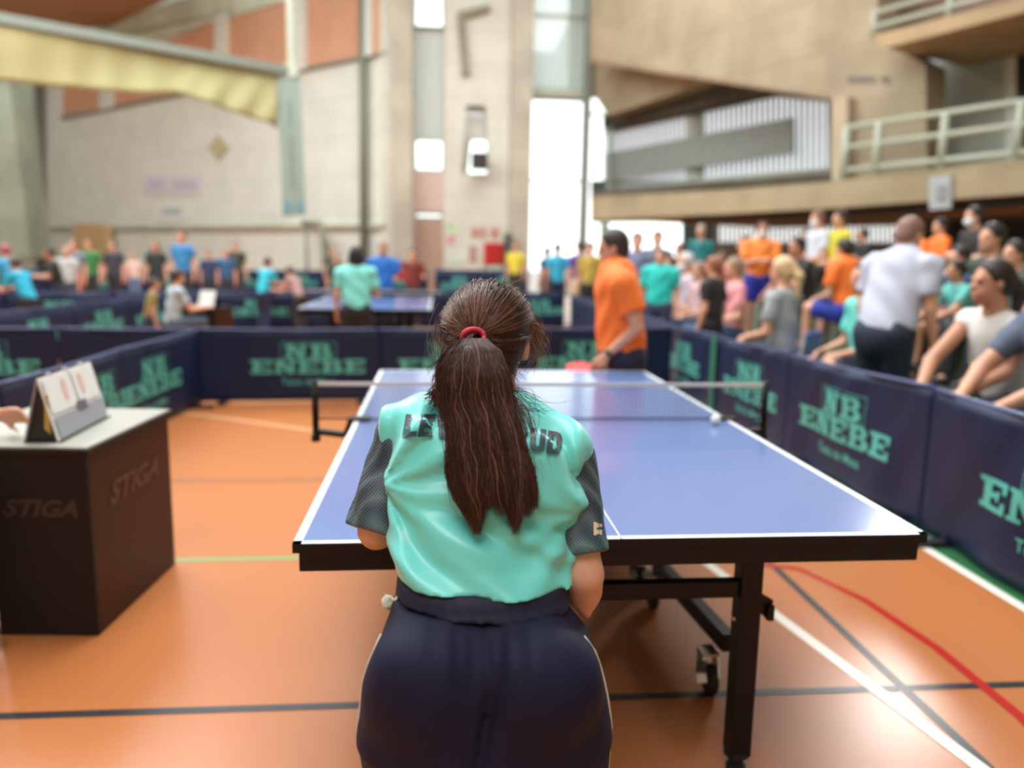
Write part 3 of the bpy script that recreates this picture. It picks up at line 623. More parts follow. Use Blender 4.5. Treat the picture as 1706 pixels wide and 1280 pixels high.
# second row, further courts
g4 = 'barriers of the courts farther back'
def row(pts, labs, h=.70, logo=True, off=0, group=g4, lg=None):
    for i in range(len(pts)-1): barrier(pts[i], pts[i+1], h, labs[i], group, logo=logo if lg is None else lg[i], parts='low', seed=60+i+off)
za = [at_z(x, 487, .7) for x in (0, 240)]
row([(-8.6, 11.0), (-7.2, 11.35), (-5.7, 11.75), (-4.3, 12.35), (-2.9, 12.85), (-1.5, 13.2), (-.1, 13.45), (1.0, 13.55), (2.0, 13.7)],
    ['back row barrier panel at the left frame edge', 'back row barrier panel under the cyan shirted spectator', 'back row barrier panel left of the seated official', 'back row barrier panel right behind the far umpire desk', 'back row barrier panel left of the second table',
     'back row barrier panel behind the second table', 'back row barrier panel above the girl\'s head', 'back row barrier panel right of the girl\'s head'], lg=[1, 1, 1, 1, 1, 0, 1, 1])
row([(-5.25, 7.4), (-5.1, 8.9), (-4.95, 10.4), (-4.8, 11.8)], ['violet navy side barrier panel nearest on the neighbouring court', 'violet navy side barrier panel in the middle of the neighbouring court', 'violet navy side barrier panel farthest on the neighbouring court'], off=20)
row([(-13.0, 20.2), (-11.0, 20.9), (-9.0, 21.8), (-7.2, 23.0), (-5.6, 24.0), (-4.0, 24.6), (-2.4, 25.0), (-.8, 25.2)],
    ['farthest row barrier at the left edge of the hall', 'farthest row barrier under the green shirted spectator', 'farthest row barrier under the blue shirted man', 'farthest row barrier left of the small cyan player', 'farthest row barrier behind the small cyan player', 'farthest row barrier left of the second table', 'farthest row barrier behind the blue shirted coach'], h=.8, off=30)
row([(-.55, 21.6), (.85, 21.9), (2.2, 22.1)], ['tall dark barrier left half, under the red hose cabinet', 'tall dark barrier right half, under the yellow vest'], h=.95, off=40)
row([(2.05, 13.9), (2.3, 16.5), (2.7, 19.5)][::-1], ['distant side barrier near the tall window', 'distant side barrier below the purple shirt'], off=50)

# ------------------------------------------------------------------ umpire desk with flip scoreboard
brown_black = mat('dark_brown_laminate', (66, 36, 22), rough=.5, spec=.2, var=.05); desk_black = mat('black_laminate', (28, 20, 18), rough=.5, spec=.25); grey_top = mat('grey_desk_top', (168, 168, 156), rough=.28, spec=.5); faint = mat('faint_print', (52, 36, 31), rough=.45)
A = at_z(165, 1060, 0); B = at_z(292, 940, 0); ux = Vector((B[0]-A[0], B[1]-A[1], 0)); dl = ux.length; dz = math.atan2(ux.y, ux.x)-pi/2
desk = empty('umpire_desk', (A[0], A[1], 0), dz, 'black and brown box shaped umpire desk at the left with a flip scoreboard on it', 'desk')
dw = .36; hh_ = .715
mb = MB(); mb.box((-dw, 0, 0), (0, .02, hh_-.03)); o = mb.build('front_panel', desk_black, desk)
mb = MB(); mb.box((-.02, .02, 0), (0, dl, hh_-.03)); mb.build('side_panel', brown_black, desk)
mb = MB(); mb.box((-dw, .02, 0), (-dw+.02, dl, hh_-.03)); mb.build('side_panel', desk_black, desk)
mb = MB(); mb.box((-.62, -.012, hh_-.028), (.012, dl+.03, hh_-.006)); mb.build('desk_edge', desk_black, desk)
mb = MB(); mb.box((-.61, 0, hh_-.0055), (.004, dl+.02, hh_)); mb.build('desk_top', grey_top, desk)
tv, tf = text_mesh('STIGA', .115, .004, .35)
mb = MB(); mb.add([(-.18+v[0]*.85, -.003, .46+v[1]*.75) for v in tv], tf); mb.build('lettering', faint, desk)
faint2 = mat('faint_brown_print', (86, 56, 44), rough=.5)
mb = MB(); mb.add([(.003, dl/2+v[0]*1.35, .46+v[1]) for v in tv], tf); mb.build('lettering', faint2, desk)
sb = empty('flip_scoreboard', (A[0]-.09, A[1]+.13, hh_), dz-.25, 'white flip scoreboard standing open on the umpire desk', 'scoreboard')
card = mat('score_card_white', (226, 226, 220), rough=.5, var=.03, vscale=20); bkm = mat('score_back_black', (20, 22, 20), rough=.5); grey_c = mat('score_base_grey', (150, 150, 158), rough=.5); redp = mat('pale_red_print', (230, 178, 170), rough=.6)
P1 = at_z(104, 734, hh_); P2 = at_z(184, 692, hh_); P0 = at_z(34, 742, hh_)
sl = float(np.linalg.norm(P2-P1)); sw = float(np.linalg.norm(P1-P0)); srz = math.atan2(P2[1]-P1[1], P2[0]-P1[0])-pi/2
sb.location = tuple((P0+P1)/2); sb.rotation_euler = (0, 0, srz); sw *= .92
tp = at_y(58, 632, float((P0+P1)[1]/2)); sh = float(tp[2])-hh_
mb = MB(); mb.prism([(sw/2, 0, .004), (sw/2, sl, .004), (.004, sl, sh), (.004, 0, sh)], (-.006, 0, -.003)); mb.build('card', card, sb)
mb = MB(); mb.prism([(-sw/2, 0, .004), (-sw/2, sl, .004), (-.004, sl, sh), (-.004, 0, sh)], (.006, 0, -.003)); mb.build('back_card', mat('score_back_grey', (150, 140, 146), rough=.5), sb)
mb = MB(); mb.box((-sw/2, 0, 0), (sw/2+.01, sl, .006)); mb.build('base', bkm, sb)
mb = MB(); mb.prism([(sw/2-.012, .012, .008), (-sw/2+.012, .012, .008), (0, .012, sh-.02)], (0, .012, 0)); mb.build('inner_panel', bkm, sb)
nn = Vector((sh, 0, sw/2)).normalized()
def onc(u, v, e): return Vector((.004+(sw/2-.004)*(1-v), sl*u, .004+(sh-.004)*v))+nn*e
def cardq(name, u0, u1, v0, v1, m, e=.003):
    mb = MB(); mb.prism([onc(u0, v0, e), onc(u1, v0, e), onc(u1, v1, e), onc(u0, v1, e)], tuple(nn*.002)); return mb.build(name, m, sb)
cardq('flip_page', .03, .46, .42, .96, card); cardq('flip_page', .54, .97, .42, .96, card); cardq('pocket', .03, .97, .04, .36, grey_c); cardq('set_number', .46, .64, .30, .46, mat('dark_grey_print', (92, 90, 96)), .0055)
dv, df = text_mesh('0', .1, .004, 0)
for u in (.34, .66):
    mb = MB(); mb.add([onc(u+v[0]/sl*.8, .55+v[1]/sh*1.15, .0062) for v in dv], df); mb.build('score_digit', redp, sb)
for u in (.2, .5, .8):
    mb = MB(); mb.tube([Vector((.012*cos(a), sl*u, sh+.012*sin(a)-.003)) for a in [i*pi/6 for i in range(12)]], .002, 6); mb.build('ring', chrome, sb)
mb = MB(); mb.prism([(sw/2-.05, .004, .05), (sw/2-.03, .004, .03), (.03, .004, sh*.75), (.02, .004, sh*.75)], (0, .006, 0)); mb.build('yellow_tab', mat('ochre_card', (176, 148, 70)), sb)

# ------------------------------------------------------------------ implicit surfaces for bodies and cloth
def nrm(v): v = np.array(v, float); return v/np.linalg.norm(v)
class Field:
    """smooth union of tapered capsules, ellipsoids and stacked cross-sections, sampled on a grid and meshed"""
    def __init__(s, lo, hi, h):
        s.h = h; s.lo = np.array(lo, float); n = np.ceil((np.array(hi)-s.lo)/h).astype(int)+1; s.n = n
        s.ax = [s.lo[i]+h*np.arange(n[i]) for i in range(3)]; s.F = np.full(n, 1.0, np.float32)
    def sub(s, lo, hi):
        a = np.clip(np.floor((np.array(lo)-s.lo)/s.h).astype(int), 0, s.n); b = np.clip(np.ceil((np.array(hi)-s.lo)/s.h).astype(int)+1, 0, s.n)
        sl = tuple(slice(a[i], b[i]) for i in range(3)); X, Y, Z = np.meshgrid(*[s.ax[i][sl[i]] for i in range(3)], indexing='ij', sparse=True)
        return sl, X, Y, Z
    def merge(s, sl, d, k):
        f = s.F[sl]
        if f.size == 0: return
        d = d.astype(np.float32)
        if k > 0:
            hh = np.clip(.5+.5*(f-d)/k, 0, 1); s.F[sl] = f+(d-f)*hh-k*hh*(1-hh)
        else: s.F[sl] = np.minimum(f, d)
    def cone(s, a, b, ra, rb, k=.02, flat=None, cut=()):
        """tapered capsule; flat=(axis, ratio) squashes the section along axis"""
        a = np.array(a, float); b = np.array(b, float); R = max(ra, rb)+k+2*s.h
        sl, X, Y, Z = s.sub(np.minimum(a, b)-R, np.maximum(a, b)+R)
        if 0 in s.F[sl].shape: return
        px, py, pz = X-a[0], Y-a[1], Z-a[2]; ab = b-a; sc = 1.0
        if flat is not None:
            ax, rt = nrm(flat[0]), flat[1]; q = (px*ax[0]+py*ax[1]+pz*ax[2])*(1/rt-1); px = px+q*ax[0]; py = py+q*ax[1]; pz = pz+q*ax[2]; ab = ab+ax*np.dot(ab, ax)*(1/rt-1); sc = (1+rt)/2
        l2 = max(np.dot(ab, ab), 1e-9); t = np.clip((px*ab[0]+py*ab[1]+pz*ab[2])/l2, 0, 1)
        d = (np.sqrt((px-t*ab[0])**2+(py-t*ab[1])**2+(pz-t*ab[2])**2)-(ra+(rb-ra)*t))*sc
        for p, n in cut:
            n = nrm(n); d = np.maximum(d, (X-p[0])*n[0]+(Y-p[1])*n[1]+(Z-p[2])*n[2])
        s.merge(sl, d, k)
    def ell(s, c, r, B=None, k=.015, cut=()):
        """ellipsoid, B = 3 axis rows"""
        c = np.array(c, float); r = np.array(r, float); R = r.max()+k+2*s.h; sl, X, Y, Z = s.sub(c-R, c+R)
        if 0 in s.F[sl].shape: return
        B = np.eye(3) if B is None else B; px, py, pz = X-c[0], Y-c[1], Z-c[2]
        q = [(px*B[i][0]+py*B[i][1]+pz*B[i][2])/r[i] for i in range(3)]
        d = (np.sqrt(q[0]**2+q[1]**2+q[2]**2)-1)*r.min()
        for p, n in cut:
            n = nrm(n); d = np.maximum(d, (X-p[0])*n[0]+(Y-p[1])*n[1]+(Z-p[2])*n[2])
        s.merge(sl, d, k)
    def stack(s, rows, k=.02, pw=2.3, zlo=None, zhi=None):
        """rows (z, cx, cy, a, b) bottom to top: superellipse sections"""
        rows = np.array(sorted(rows)); z = rows[:, 0]; m = rows[:, 3:5].max()+.05
        sl, X, Y, Z = s.sub([rows[:, 1].min()-m, rows[:, 2].min()-m, z[0]-.06], [rows[:, 1].max()+m, rows[:, 2].max()+m, z[-1]+.06])
        if 0 in s.F[sl].shape: return
        cx, cy, a, b = [np.interp(Z, z, rows[:, i]) for i in (1, 2, 3, 4)]
        d = ((np.abs((X-cx)/a)**pw+np.abs((Y-cy)/b)**pw)**(1/pw)-1)*np.minimum(a, b)*.9
        zl = z[0] if zlo is None else zlo; zh = z[-1] if zhi is None else zhi
        d = np.maximum(d, np.maximum(zl-Z, Z-zh)); s.merge(sl, d, k)
    def cutp(s, p, n):
        n = nrm(n); X, Y, Z = np.meshgrid(*s.ax, indexing='ij', sparse=True)
        s.F = np.maximum(s.F, ((X-p[0])*n[0]+(Y-p[1])*n[1]+(Z-p[2])*n[2]).astype(np.float32))
    def carve_ell(s, c, r, k=.01):
        c = np.array(c, float); r = np.array(r, float); R = r.max()+2*s.h; sl, X, Y, Z = s.sub(c-R, c+R)
        d = (np.sqrt(((X-c[0])/r[0])**2+((Y-c[1])/r[1])**2+((Z-c[2])/r[2])**2)-1)*r.min(); s.F[sl] = np.maximum(s.F[sl], (-d).astype(np.float32))
    def displace(s, fn):
        X, Y, Z = np.meshgrid(*s.ax, indexing='ij', sparse=True); s.F = s.F+fn(X, Y, Z).astype(np.float32)
    def mesh(s, name, smooth=2):
        F = s.F; F[0] = F[-1] = 1; F[:, 0] = F[:, -1] = 1; F[:, :, 0] = F[:, :, -1] = 1
        ins = F < 0; nx, ny, nz = F.shape
        acc = np.zeros((nx-1, ny-1, nz-1, 3), np.float32); cnt = np.zeros((nx-1, ny-1, nz-1), np.float32)
        faces = []; idx = None; crosses = []
        for ax in range(3):
            A = [slice(None)]*3; Bb = [slice(None)]*3; A[ax] = slice(0, -1); Bb[ax] = slice(1, None)
            fa, fb = F[tuple(A)], F[tuple(Bb)]; ia = ins[tuple(A)]; cr = ia != ins[tuple(Bb)]
            e = np.argwhere(cr); t = fa[cr]/(fa[cr]-fb[cr]); crosses.append((e, ia[cr]))
            o = [i for i in range(3) if i != ax]
            for d0 in (0, 1):
                for d1 in (0, 1):
                    c = e.copy(); c[:, o[0]] -= d0; c[:, o[1]] -= d1
                    ok = (c[:, o[0]] >= 0) & (c[:, o[1]] >= 0) & (c[:, o[0]] < acc.shape[o[0]]) & (c[:, o[1]] < acc.shape[o[1]])
                    cc = c[ok]; p = e[ok].astype(np.float32); p[:, ax] += t[ok]
                    np.add.at(acc, (cc[:, 0], cc[:, 1], cc[:, 2]), p); np.add.at(cnt, (cc[:, 0], cc[:, 1], cc[:, 2]), 1)
        act = cnt > 0; idx = np.full(cnt.shape, -1, int); nv = int(act.sum()); idx[act] = np.arange(nv)
        V = acc[act]/cnt[act][:, None]*s.h+s.lo
        Q = []
        for ax in range(3):
            e, ia = crosses[ax]; o = [(ax+1) % 3, (ax+2) % 3]
            ok = (e[:, o[0]] > 0) & (e[:, o[1]] > 0) & (e[:, o[0]] < cnt.shape[o[0]]) & (e[:, o[1]] < cnt.shape[o[1]]); e = e[ok]; ia = ia[ok]
            def at(d0, d1):
                c = e.copy(); c[:, o[0]] -= d0; c[:, o[1]] -= d1; return idx[c[:, 0], c[:, 1], c[:, 2]]
            q = np.stack([at(1, 1), at(0, 1), at(0, 0), at(1, 0)], 1); q[~ia] = q[~ia][:, ::-1]; Q.append(q)
        Q = np.concatenate(Q)
        for _ in range(smooth):
            E = np.concatenate([Q[:, [0, 1]], Q[:, [1, 2]], Q[:, [2, 3]], Q[:, [3, 0]]]); S = np.zeros_like(V); c = np.zeros(nv)
            np.add.at(S, E[:, 0], V[E[:, 1]]); np.add.at(c, E[:, 0], 1); np.add.at(S, E[:, 1], V[E[:, 0]]); np.add.at(c, E[:, 1], 1)
            V = V*.5+.5*S/np.maximum(c, 1)[:, None]
        me = bpy.data.meshes.new(name); me.vertices.add(nv); me.vertices.foreach_set('co', V.astype(np.float32).ravel())
        nq = len(Q); me.loops.add(nq*4); me.loops.foreach_set('vertex_index', Q.astype(np.int32).ravel()); me.polygons.add(nq)
        me.polygons.foreach_set('loop_start', np.arange(0, nq*4, 4, dtype=np.int32)); me.update(calc_edges=True); me.validate()
        me.polygons.foreach_set('use_smooth', [True]*len(me.polygons))
        return me
def link(name, me, m, parent=None):
    if m is not None: me.materials.append(m)
    o = bpy.data.objects.new(name, me); COL.objects.link(o)
    if parent is not None: o.parent = parent
    return o
def head_basis(f, up=(0, 0, 1)):
    f = nrm(f); r = nrm(np.cross(f, up)); return r, f, np.cross(r, f)
def add_head(F, c, f, s=1.0, k=.012):
    """cranium, jaw, nose, brow, lips, ears about the head centre c facing f"""
    r, f, u = head_basis(f); B = np.array([r, f, u]); P = lambda x, y, z: np.array(c)+(r*x+f*y+u*z)*s
    F.ell(P(0, -.012, .03), np.array([.074, .094, .088])*s, B, k); F.ell(P(0, .028, -.035), np.array([.058, .062, .078])*s, B, k); F.cone(P(0, .07, -.088), P(0, .072, -.086), .02*s, .018*s, k)
    F.cone(P(0, .084, .012), P(0, .103, -.018), .008*s, .013*s, .01*s); F.cone(P(-.022, .086, -.056), P(.022, .086, -.056), .009*s, .009*s, .01*s)
    F.cone(P(-.035, .078, .026), P(.035, .078, .026), .011*s, .011*s, .012*s)
    for e in (-1, 1): F.ell(P(e*.076, -.004, -.006), np.array([.011, .02, .032])*s, B, .006*s); F.carve_ell(P(e*.031, .092, .006), np.array([.014, .012, .009])*s)
def add_hand(F, w, d, n, s=1.0, side=1, curl=.5, fingers=True):
    """palm from wrist w along d, n = palm normal; five unequal fingers curled towards n, thumb off the side"""
    d = nrm(d); n = nrm(np.array(n)-d*np.dot(n, d)); x = np.cross(d, n)*side; w = np.array(w, float); P = lambda a, b, c: w+(d*a+x*b+n*c)*s
    F.cone(P(.02, .014, 0), P(.075, .022, 0), .022*s, .022*s, .015*s, flat=(n, .62)); F.cone(P(.02, -.012, 0), P(.075, -.02, 0), .022*s, .022*s, .015*s, flat=(n, .62))
    if not fingers:
        F.cone(P(.085, 0, .005), P(.12, 0, .03), .028*s, .022*s, .015*s, flat=(n, .6)); F.cone(P(.03, .03, .008), P(.08, .05, .03), .012*s, .010*s, .01*s); return
    for i, (b, l) in enumerate(((.031, .068), (.011, .078), (-.010, .072), (-.030, .056))):
        p = P(.085, b, 0); a = 0.15
        for j in range(3):
            a += curl*.75; seg = l*s*(.44, .31, .25)[j]; q = p+(d*cos(a)+n*sin(a))*seg; F.cone(p, q, (.0095-.0009*j)*s, (.0088-.0010*j)*s, .004*s); p = q
    p = P(.028, .030, .004); q = p+(d*.55+x*.65+n*.35)*.036*s; F.cone(p, q, .012*s, .0105*s, .006*s); F.cone(q, q+(d*.8+x*.15+n*.5)*.03*s, .0105*s, .008*s, .004*s)

skin = mat('skin', (214, 160, 132), rough=.5, spec=.35, var=.04, vscale=14)
_ps = skin.node_tree.nodes['Principled BSDF']; _ps.inputs['Subsurface Weight'].default_value = .12; _ps.inputs['Subsurface Radius'].default_value = (.012, .005, .003)
# ------------------------------------------------------------------ the girl in front
def girl():
    root = empty('person', (-.36, -.52, 0), 0, 'girl seen from behind in mint shirt and navy trousers with a long brown ponytail', 'person'); off = np.array([-.36, -.52, 0])
    G = lambda x, y, d: at_d(x, y, d)-off
    def row(py, xl, xr, dep, b, dy=0.0):
        l, r = G(xl, py, dep), G(xr, py, dep); return ((l[2]+r[2])/2, (l[0]+r[0])/2, (l[1]+r[1])/2+dy, (r[0]-l[0])/2, b)
    h = .0065
    mint = mat('mint_jersey', (112, 222, 214), rough=.33, spec=.6, sheen=.2, bump=.05, bscale=420)
    navyt = mat('navy_track_cloth', (20, 22, 48), rough=.7, spec=.25, bump=.05, bscale=300)
    # --- shirt
    torso = [row(1040, 646, 958, 1.40, .142), row(1000, 648, 955, 1.40, .140), row(955, 652, 949, 1.415, .128), row(910, 654, 948, 1.43, .116), row(860, 650, 960, 1.445, .116), row(805, 648, 968, 1.465, .114), row(760, 652, 964, 1.48, .108), row(728, 664, 950, 1.49, .092), row(700, 690, 915, 1.50, .07), row(678, 732, 872, 1.505, .05)]
    F = Field((-.34, -.25, .68), (.40, .52, 1.26), h)
    F.stack(torso, .02, zlo=float(G(800, 1060, 1.3)[2]))
    shl, shr, nk = G(682, 716, 1.495), G(938, 746, 1.475), G(808, 668, 1.51)
    F.cone(G(770, 690, 1.5), shl, .05, .056, .03); F.cone(G(850, 690, 1.5), shr, .05, .052, .03); F.cone(shl, shl+[-.012, .0, -.05], .056, .040, .02)
    F.ell(G(725, 775, 1.40), (.062, .035, .075), k=.05); F.ell(G(890, 790, 1.39), (.062, .035, .075), k=.05)
    # folds drawn towards the armpits and slanting across the waist
    al, ar = G(655, 800, 1.42), G(955, 850, 1.41)
    def folds(X, Y, Z):
        d = 0
        for (p, sgn) in ((al, 1), (ar, -1)):
            dx = (X-p[0])*sgn; dz = Z-p[2]; an = np.arctan2(dz, dx+.02); rr = np.sqrt(dx*dx+dz*dz)
            d = d+(.0066 if sgn > 0 else .0040)*np.sin(an*11+p[0]*5)*np.exp(-((rr-.10)/.085)**2)*(dx > -.03)
        s1 = (Z-.95)+(X-.0)*.42; wz = np.exp(-((Z-.93)/.085)**2)
        d = d+.0066*wz*np.sin(s1*62+3*np.sin(X*9)+.8)+.0036*wz*np.sin(s1*118+X*14)
        return d+.0026*np.sin(Z*30+X*11+4*np.sin(X*6+Z*5))
    F.displace(folds)
    hemp, hemq = G(655, 1024, 1.265), G(948, 1006, 1.265)
    F.cutp((hemp+hemq)/2, (-.05, 0, -1)); F.carve_ell(nk+[0, .0, .03], (.062, .07, .05))
    shirt = link('shirt', F.mesh('shirt', 1), mint, root)
    # --- sleeves
    slv = bpy.data.materials.new('patterned_sleeve'); slv.use_nodes = True; nt = slv.node_tree; b = nt.nodes['Principled BSDF']; b.inputs['Roughness'].default_value = .5
    tc = nt.nodes.new('ShaderNodeTexCoord'); sp = nt.nodes.new('ShaderNodeSeparateXYZ'); nt.links.new(tc.outputs['Object'], sp.inputs[0])
    mp = nt.nodes.new('ShaderNodeMapping'); mp.inputs['Scale'].default_value = (230, 40, 230); mp.inputs['Rotation'].default_value = (0, .785, 0); nt.links.new(tc.outputs['Object'], mp.inputs[0])
    ck = nt.nodes.new('ShaderNodeTexVoronoi'); ck.inputs['Randomness'].default_value = 0; nt.links.new(mp.outputs[0], ck.inputs['Vector']); ck.inputs['Scale'].default_value = 1.0
    lt = nt.nodes.new('ShaderNodeMath'); lt.operation = 'GREATER_THAN'; lt.inputs[1].default_value = .52; nt.links.new(ck.outputs['Distance'], lt.inputs[0])
    no = nt.nodes.new('ShaderNodeTexNoise'); no.inputs['Scale'].default_value = 9; nt.links.new(tc.outputs['Object'], no.inputs['Vector'])
    r1 = nt.nodes.new('ShaderNodeValToRGB'); nt.links.new(no.outputs['Fac'], r1.inputs[0]); r1.color_ramp.elements[0].position = .47; r1.color_ramp.elements[0].color = (*lin((30, 36, 52)), 1); r1.color_ramp.elements[1].position = .6; r1.color_ramp.elements[1].color = (*lin((48, 78, 88)), 1)
    r2 = nt.nodes.new('ShaderNodeMapRange'); r2.inputs[1].default_value = .86; r2.inputs[2].default_value = .93; r2.inputs[3].default_value = 1; r2.inputs[4].default_value = 0; nt.links.new(sp.outputs['Z'], r2.inputs[0])
    mx = nt.nodes.new('ShaderNodeMix'); mx.data_type = 'RGBA'; mx.inputs[7].default_value = (*lin((56, 104, 102)), 1); nt.links.new(r2.outputs[0], mx.inputs[0]); nt.links.new(r1.outputs[0], mx.inputs[6])
    mu = nt.nodes.new('ShaderNodeMath'); mu.operation = 'MULTIPLY'; mu.inputs[1].default_value = .16; nt.links.new(lt.outputs[0], mu.inputs[0])
    mx2 = nt.nodes.new('ShaderNodeMix'); mx2.data_type = 'RGBA'; mx2.inputs[7].default_value = (*lin((196, 226, 222)), 1); nt.links.new(mu.outputs[0], mx2.inputs[0]); nt.links.new(mx.outputs[2], mx2.inputs[6]); nt.links.new(mx2.outputs[2], b.inputs['Base Color'])
    eL, eR = G(628, 884, 1.46), G(970, 958, 1.43)
    for nm, a, e, cp, ra, rb, wob in (('sleeve', shl+[-.019, .006, -.024], eL, G(628, 890, 1.46), .051, .048, 0), ('sleeve', shr+[.012, .008, -.018], eR, G(968, 926, 1.43), .050, .044, 1)):
        F = Field(np.minimum(a, e)-.10, np.maximum(a, e)+.10, .0055); dd = nrm(e-a)
        F.cone(a, e+dd*.05, ra, rb, .02); F.cone(a+dd*.12, e, rb*1.02, rb*1.06, .03)
        F.displace(lambda X, Y, Z: .0028*np.sin(Z*70+X*40+3*np.sin(Y*20))); F.cutp(cp, dd+np.array([.1 if wob else -.1, 0, 0]))
        so = link(nm, F.mesh('sleeve', 1), slv, root)
        if wob:
            bv = BVHTree.FromObject(so, bpy.context.evaluated_depsgraph_get()); mb = MB(); c0 = G(999, 882, 1.43)
            def onsl(u, v):
                p = G(990+u, 870+v, 1.0); d = Vector(p-(CAM-off)).normalized(); hit = bv.ray_cast(Vector(CAM-off), d); return hit[0]-d*.0025 if hit[0] else None
            for (u0, v0, u1, v1) in ((-1, 0, 4, 22), (4, 2, 8, 9), (4, 13, 8, 20), (9, 3, 13, 8), (9, 13, 13, 21)):
                q = [onsl(*t) for t in ((u0, v0), (u1, v0), (u1, v1), (u0, v1))]
                if all(x is not None for x in q): mb.add(q, [(0, 1, 2, 3)])
            if mb.v: mb.build('sleeve_logo', mat('cream_print', (232, 214, 196)), so)
    # --- letters across the back
    dg = bpy.context.evaluated_depsgraph_get(); bv = BVHTree.FromObject(shirt, dg); mb = MB(); lw = MB()
    R_ = rect
    BLOCK = {'L': [R_(0, 0, .42, 1), R_(.42, 0, 1, .24)], 'E': [R_(0, 0, .4, 1), R_(.4, 0, 1, .22), R_(.4, .39, .9, .61), R_(.4, .78, 1, 1)], 'V': [[(0, 1), (.4, 1), (.62, 0), (.3, 0)], [(.38, 0), (.7, 0), (1, 1), (.62, 1)]],
             'A': [[(0, 0), (.36, 0), (.62, 1), (.32, 1)], [(.38, 1), (.68, 1), (1, 0), (.64, 0)], R_(.25, .2, .75, .4)], 'N': [R_(0, 0, .34, 1), R_(.66, 0, 1, 1), [(0, 1), (.36, 1), (1, 0), (.64, 0)]], 'T': [R_(.3, 0, .7, .78), R_(0, .78, 1, 1)],
             'U': [R_(0, .3, .38, 1), R_(.62, .3, 1, 1), [(0, .3), (.38, .3), (.44, .22), (.44, 0), (.2, .03), (.05, .14)], [(.44, 0), (.56, 0), (.56, .22), (.44, .22)], [(1, .3), (.62, .3), (.56, .22), (.56, 0), (.8, .03), (.95, .14)]],
             'D': [R_(0, 0, .4, 1), [(.4, 0), (.62, 0), (.86, .08), (1, .28), (.62, .3), (.56, .22), (.4, .22)], [(1, .28), (1, .72), (.62, .7), (.62, .3)], [(.4, 1), (.62, 1), (.86, .92), (1, .72), (.62, .7), (.56, .78), (.4, .78)]]}
    o = Vector(CAM-off)
    for ch, px, py, ang, sh, wpx in (('L', 685, 709, 2, 8, 24), ('E', 711, 709, 0, 7, 24), ('V', 740, 711, -1, 5, 30), ('A', 770, 712, -2, 3, 27), ('N', 800, 714, -3, 0, 26), ('T', 828, 717, -4, 0, 22), ('E', 857, 722, -6, -1, 25), ('U', 896, 733, -8, -2, 26), ('D', 924, 738, -9, -2, 25)):
        ca, sa = cos(radians(ang)), sin(radians(ang)); bm = bmesh.new()
        for pl in BLOCK[ch]: bm.faces.new([bm.verts.new((q[0], q[1], 0)) for q in pl])
        bmesh.ops.triangulate(bm, faces=bm.faces)
        bmesh.ops.bisect_plane(bm, geom=bm.verts[:]+bm.edges[:]+bm.faces[:], plane_co=(0, .46, 0), plane_no=(0, 1, 0))
        for _ in range(3): bmesh.ops.subdivide_edges(bm, edges=[e for e in bm.edges if e.calc_length() > .14], cuts=1)
        bmesh.ops.triangulate(bm, faces=bm.faces); bm.verts.index_update(); P = []; ok = True; T_ = []
        for q in bm.verts:
            t = (q.co.y-.5)*38; u = (q.co.x-.5)*wpx+t*sh/38; x = px+u*ca-t*sa*-1*0; x = px+u*ca+t*sa*-1; y = py-(u*sa+t*ca); d = Vector(ray(x, y)).normalized(); hit = bv.ray_cast(o, d); T_.append(q.co.y)
            if hit[0] is None: ok = False; break
            P.append(hit[0]-d*.0065)
        if ok:
            for fc in bm.faces: pass
            k0 = len(mb.v); mb.v += [tuple(q) for q in P]
            for fc in bm.faces: mb.f.append(tuple(k0+q.index for q in fc.verts)); mb.m.append(1 if sum(T_[q.index] for q in fc.verts)/3 < .46 else 0)
        bm.free()
    me = bpy.data.meshes.new('back_lettering'); me.from_pydata(mb.v, [], mb.f); me.materials.append(mat('dark_print', (66, 62, 74), rough=.45)); me.materials.append(mat('dark_teal_print', (46, 78, 84), rough=.45)); me.polygons.foreach_set('material_index', mb.m)
    link('back_lettering', me, None, shirt)
    # --- trousers
    hips = [row(992, 660, 946, 1.405, .118), row(1020, 654, 958, 1.395, .124), row(1060, 636, 984, 1.39, .13), row(1110, 612, 1004, 1.385, .138), row(1160, 602, 1013, 1.38, .14), row(1215, 600, 1014, 1.375, .132), row(1232, 602, 1012, 1.375, .124), row(1256, 645, 968, 1.385, .085)]
    F = Field((-.36, -.34, -.0), (.40, .42, .93), .0085)
    F.stack(hips, .02, pw=2.2)
    F.ell(G(712, 1140, 1.30), (.098, .085, .10), k=.04); F.ell(G(902, 1140, 1.295), (.098, .085, .10), k=.04)
    hl, hr = G(697, 1225, 1.385), G(921, 1225, 1.38); kl, kr = np.array([hl[0]-.015, hl[1]+.03, .40]), np.array([hr[0]+.015, hr[1]+.03, .40]); al_, ar_ = np.array([kl[0]-.01, hl[1]-.06, .07]), np.array([kr[0]+.01, hr[1]-.06, .07])
    for a, k_, e in ((hl, kl, al_), (hr, kr, ar_)): F.cone(a, k_, .101, .078, .016); F.cone(k_, e, .078, .062, .03)
    def cr(X, Y, Z):
        c = G(812, 1150, 1.25)[0]; z0 = .845
        return .014*np.exp(-((X-c-.02*np.sin((Z-.7)*9))/.009)**2)*np.clip((.82-Z)/.10, 0, 1)*(Y < 0)+.0032*np.sin(X*150+6*np.sin(X*23))*np.exp(-((Z-.80)/.04)**2)+.0025*np.sin(Z*42+X*25+3*np.sin(X*12))*np.clip((.7-Z)/.2, 0, 1)
    F.displace(cr); F.cutp((0, 0, .055), (0, 0, -1))
    F.cutp((0, 0, float(G(800, 1000, 1.36)[2])), (.04, 0, 1))
    tr = link('trousers', F.mesh('trousers', 2), navyt, root)
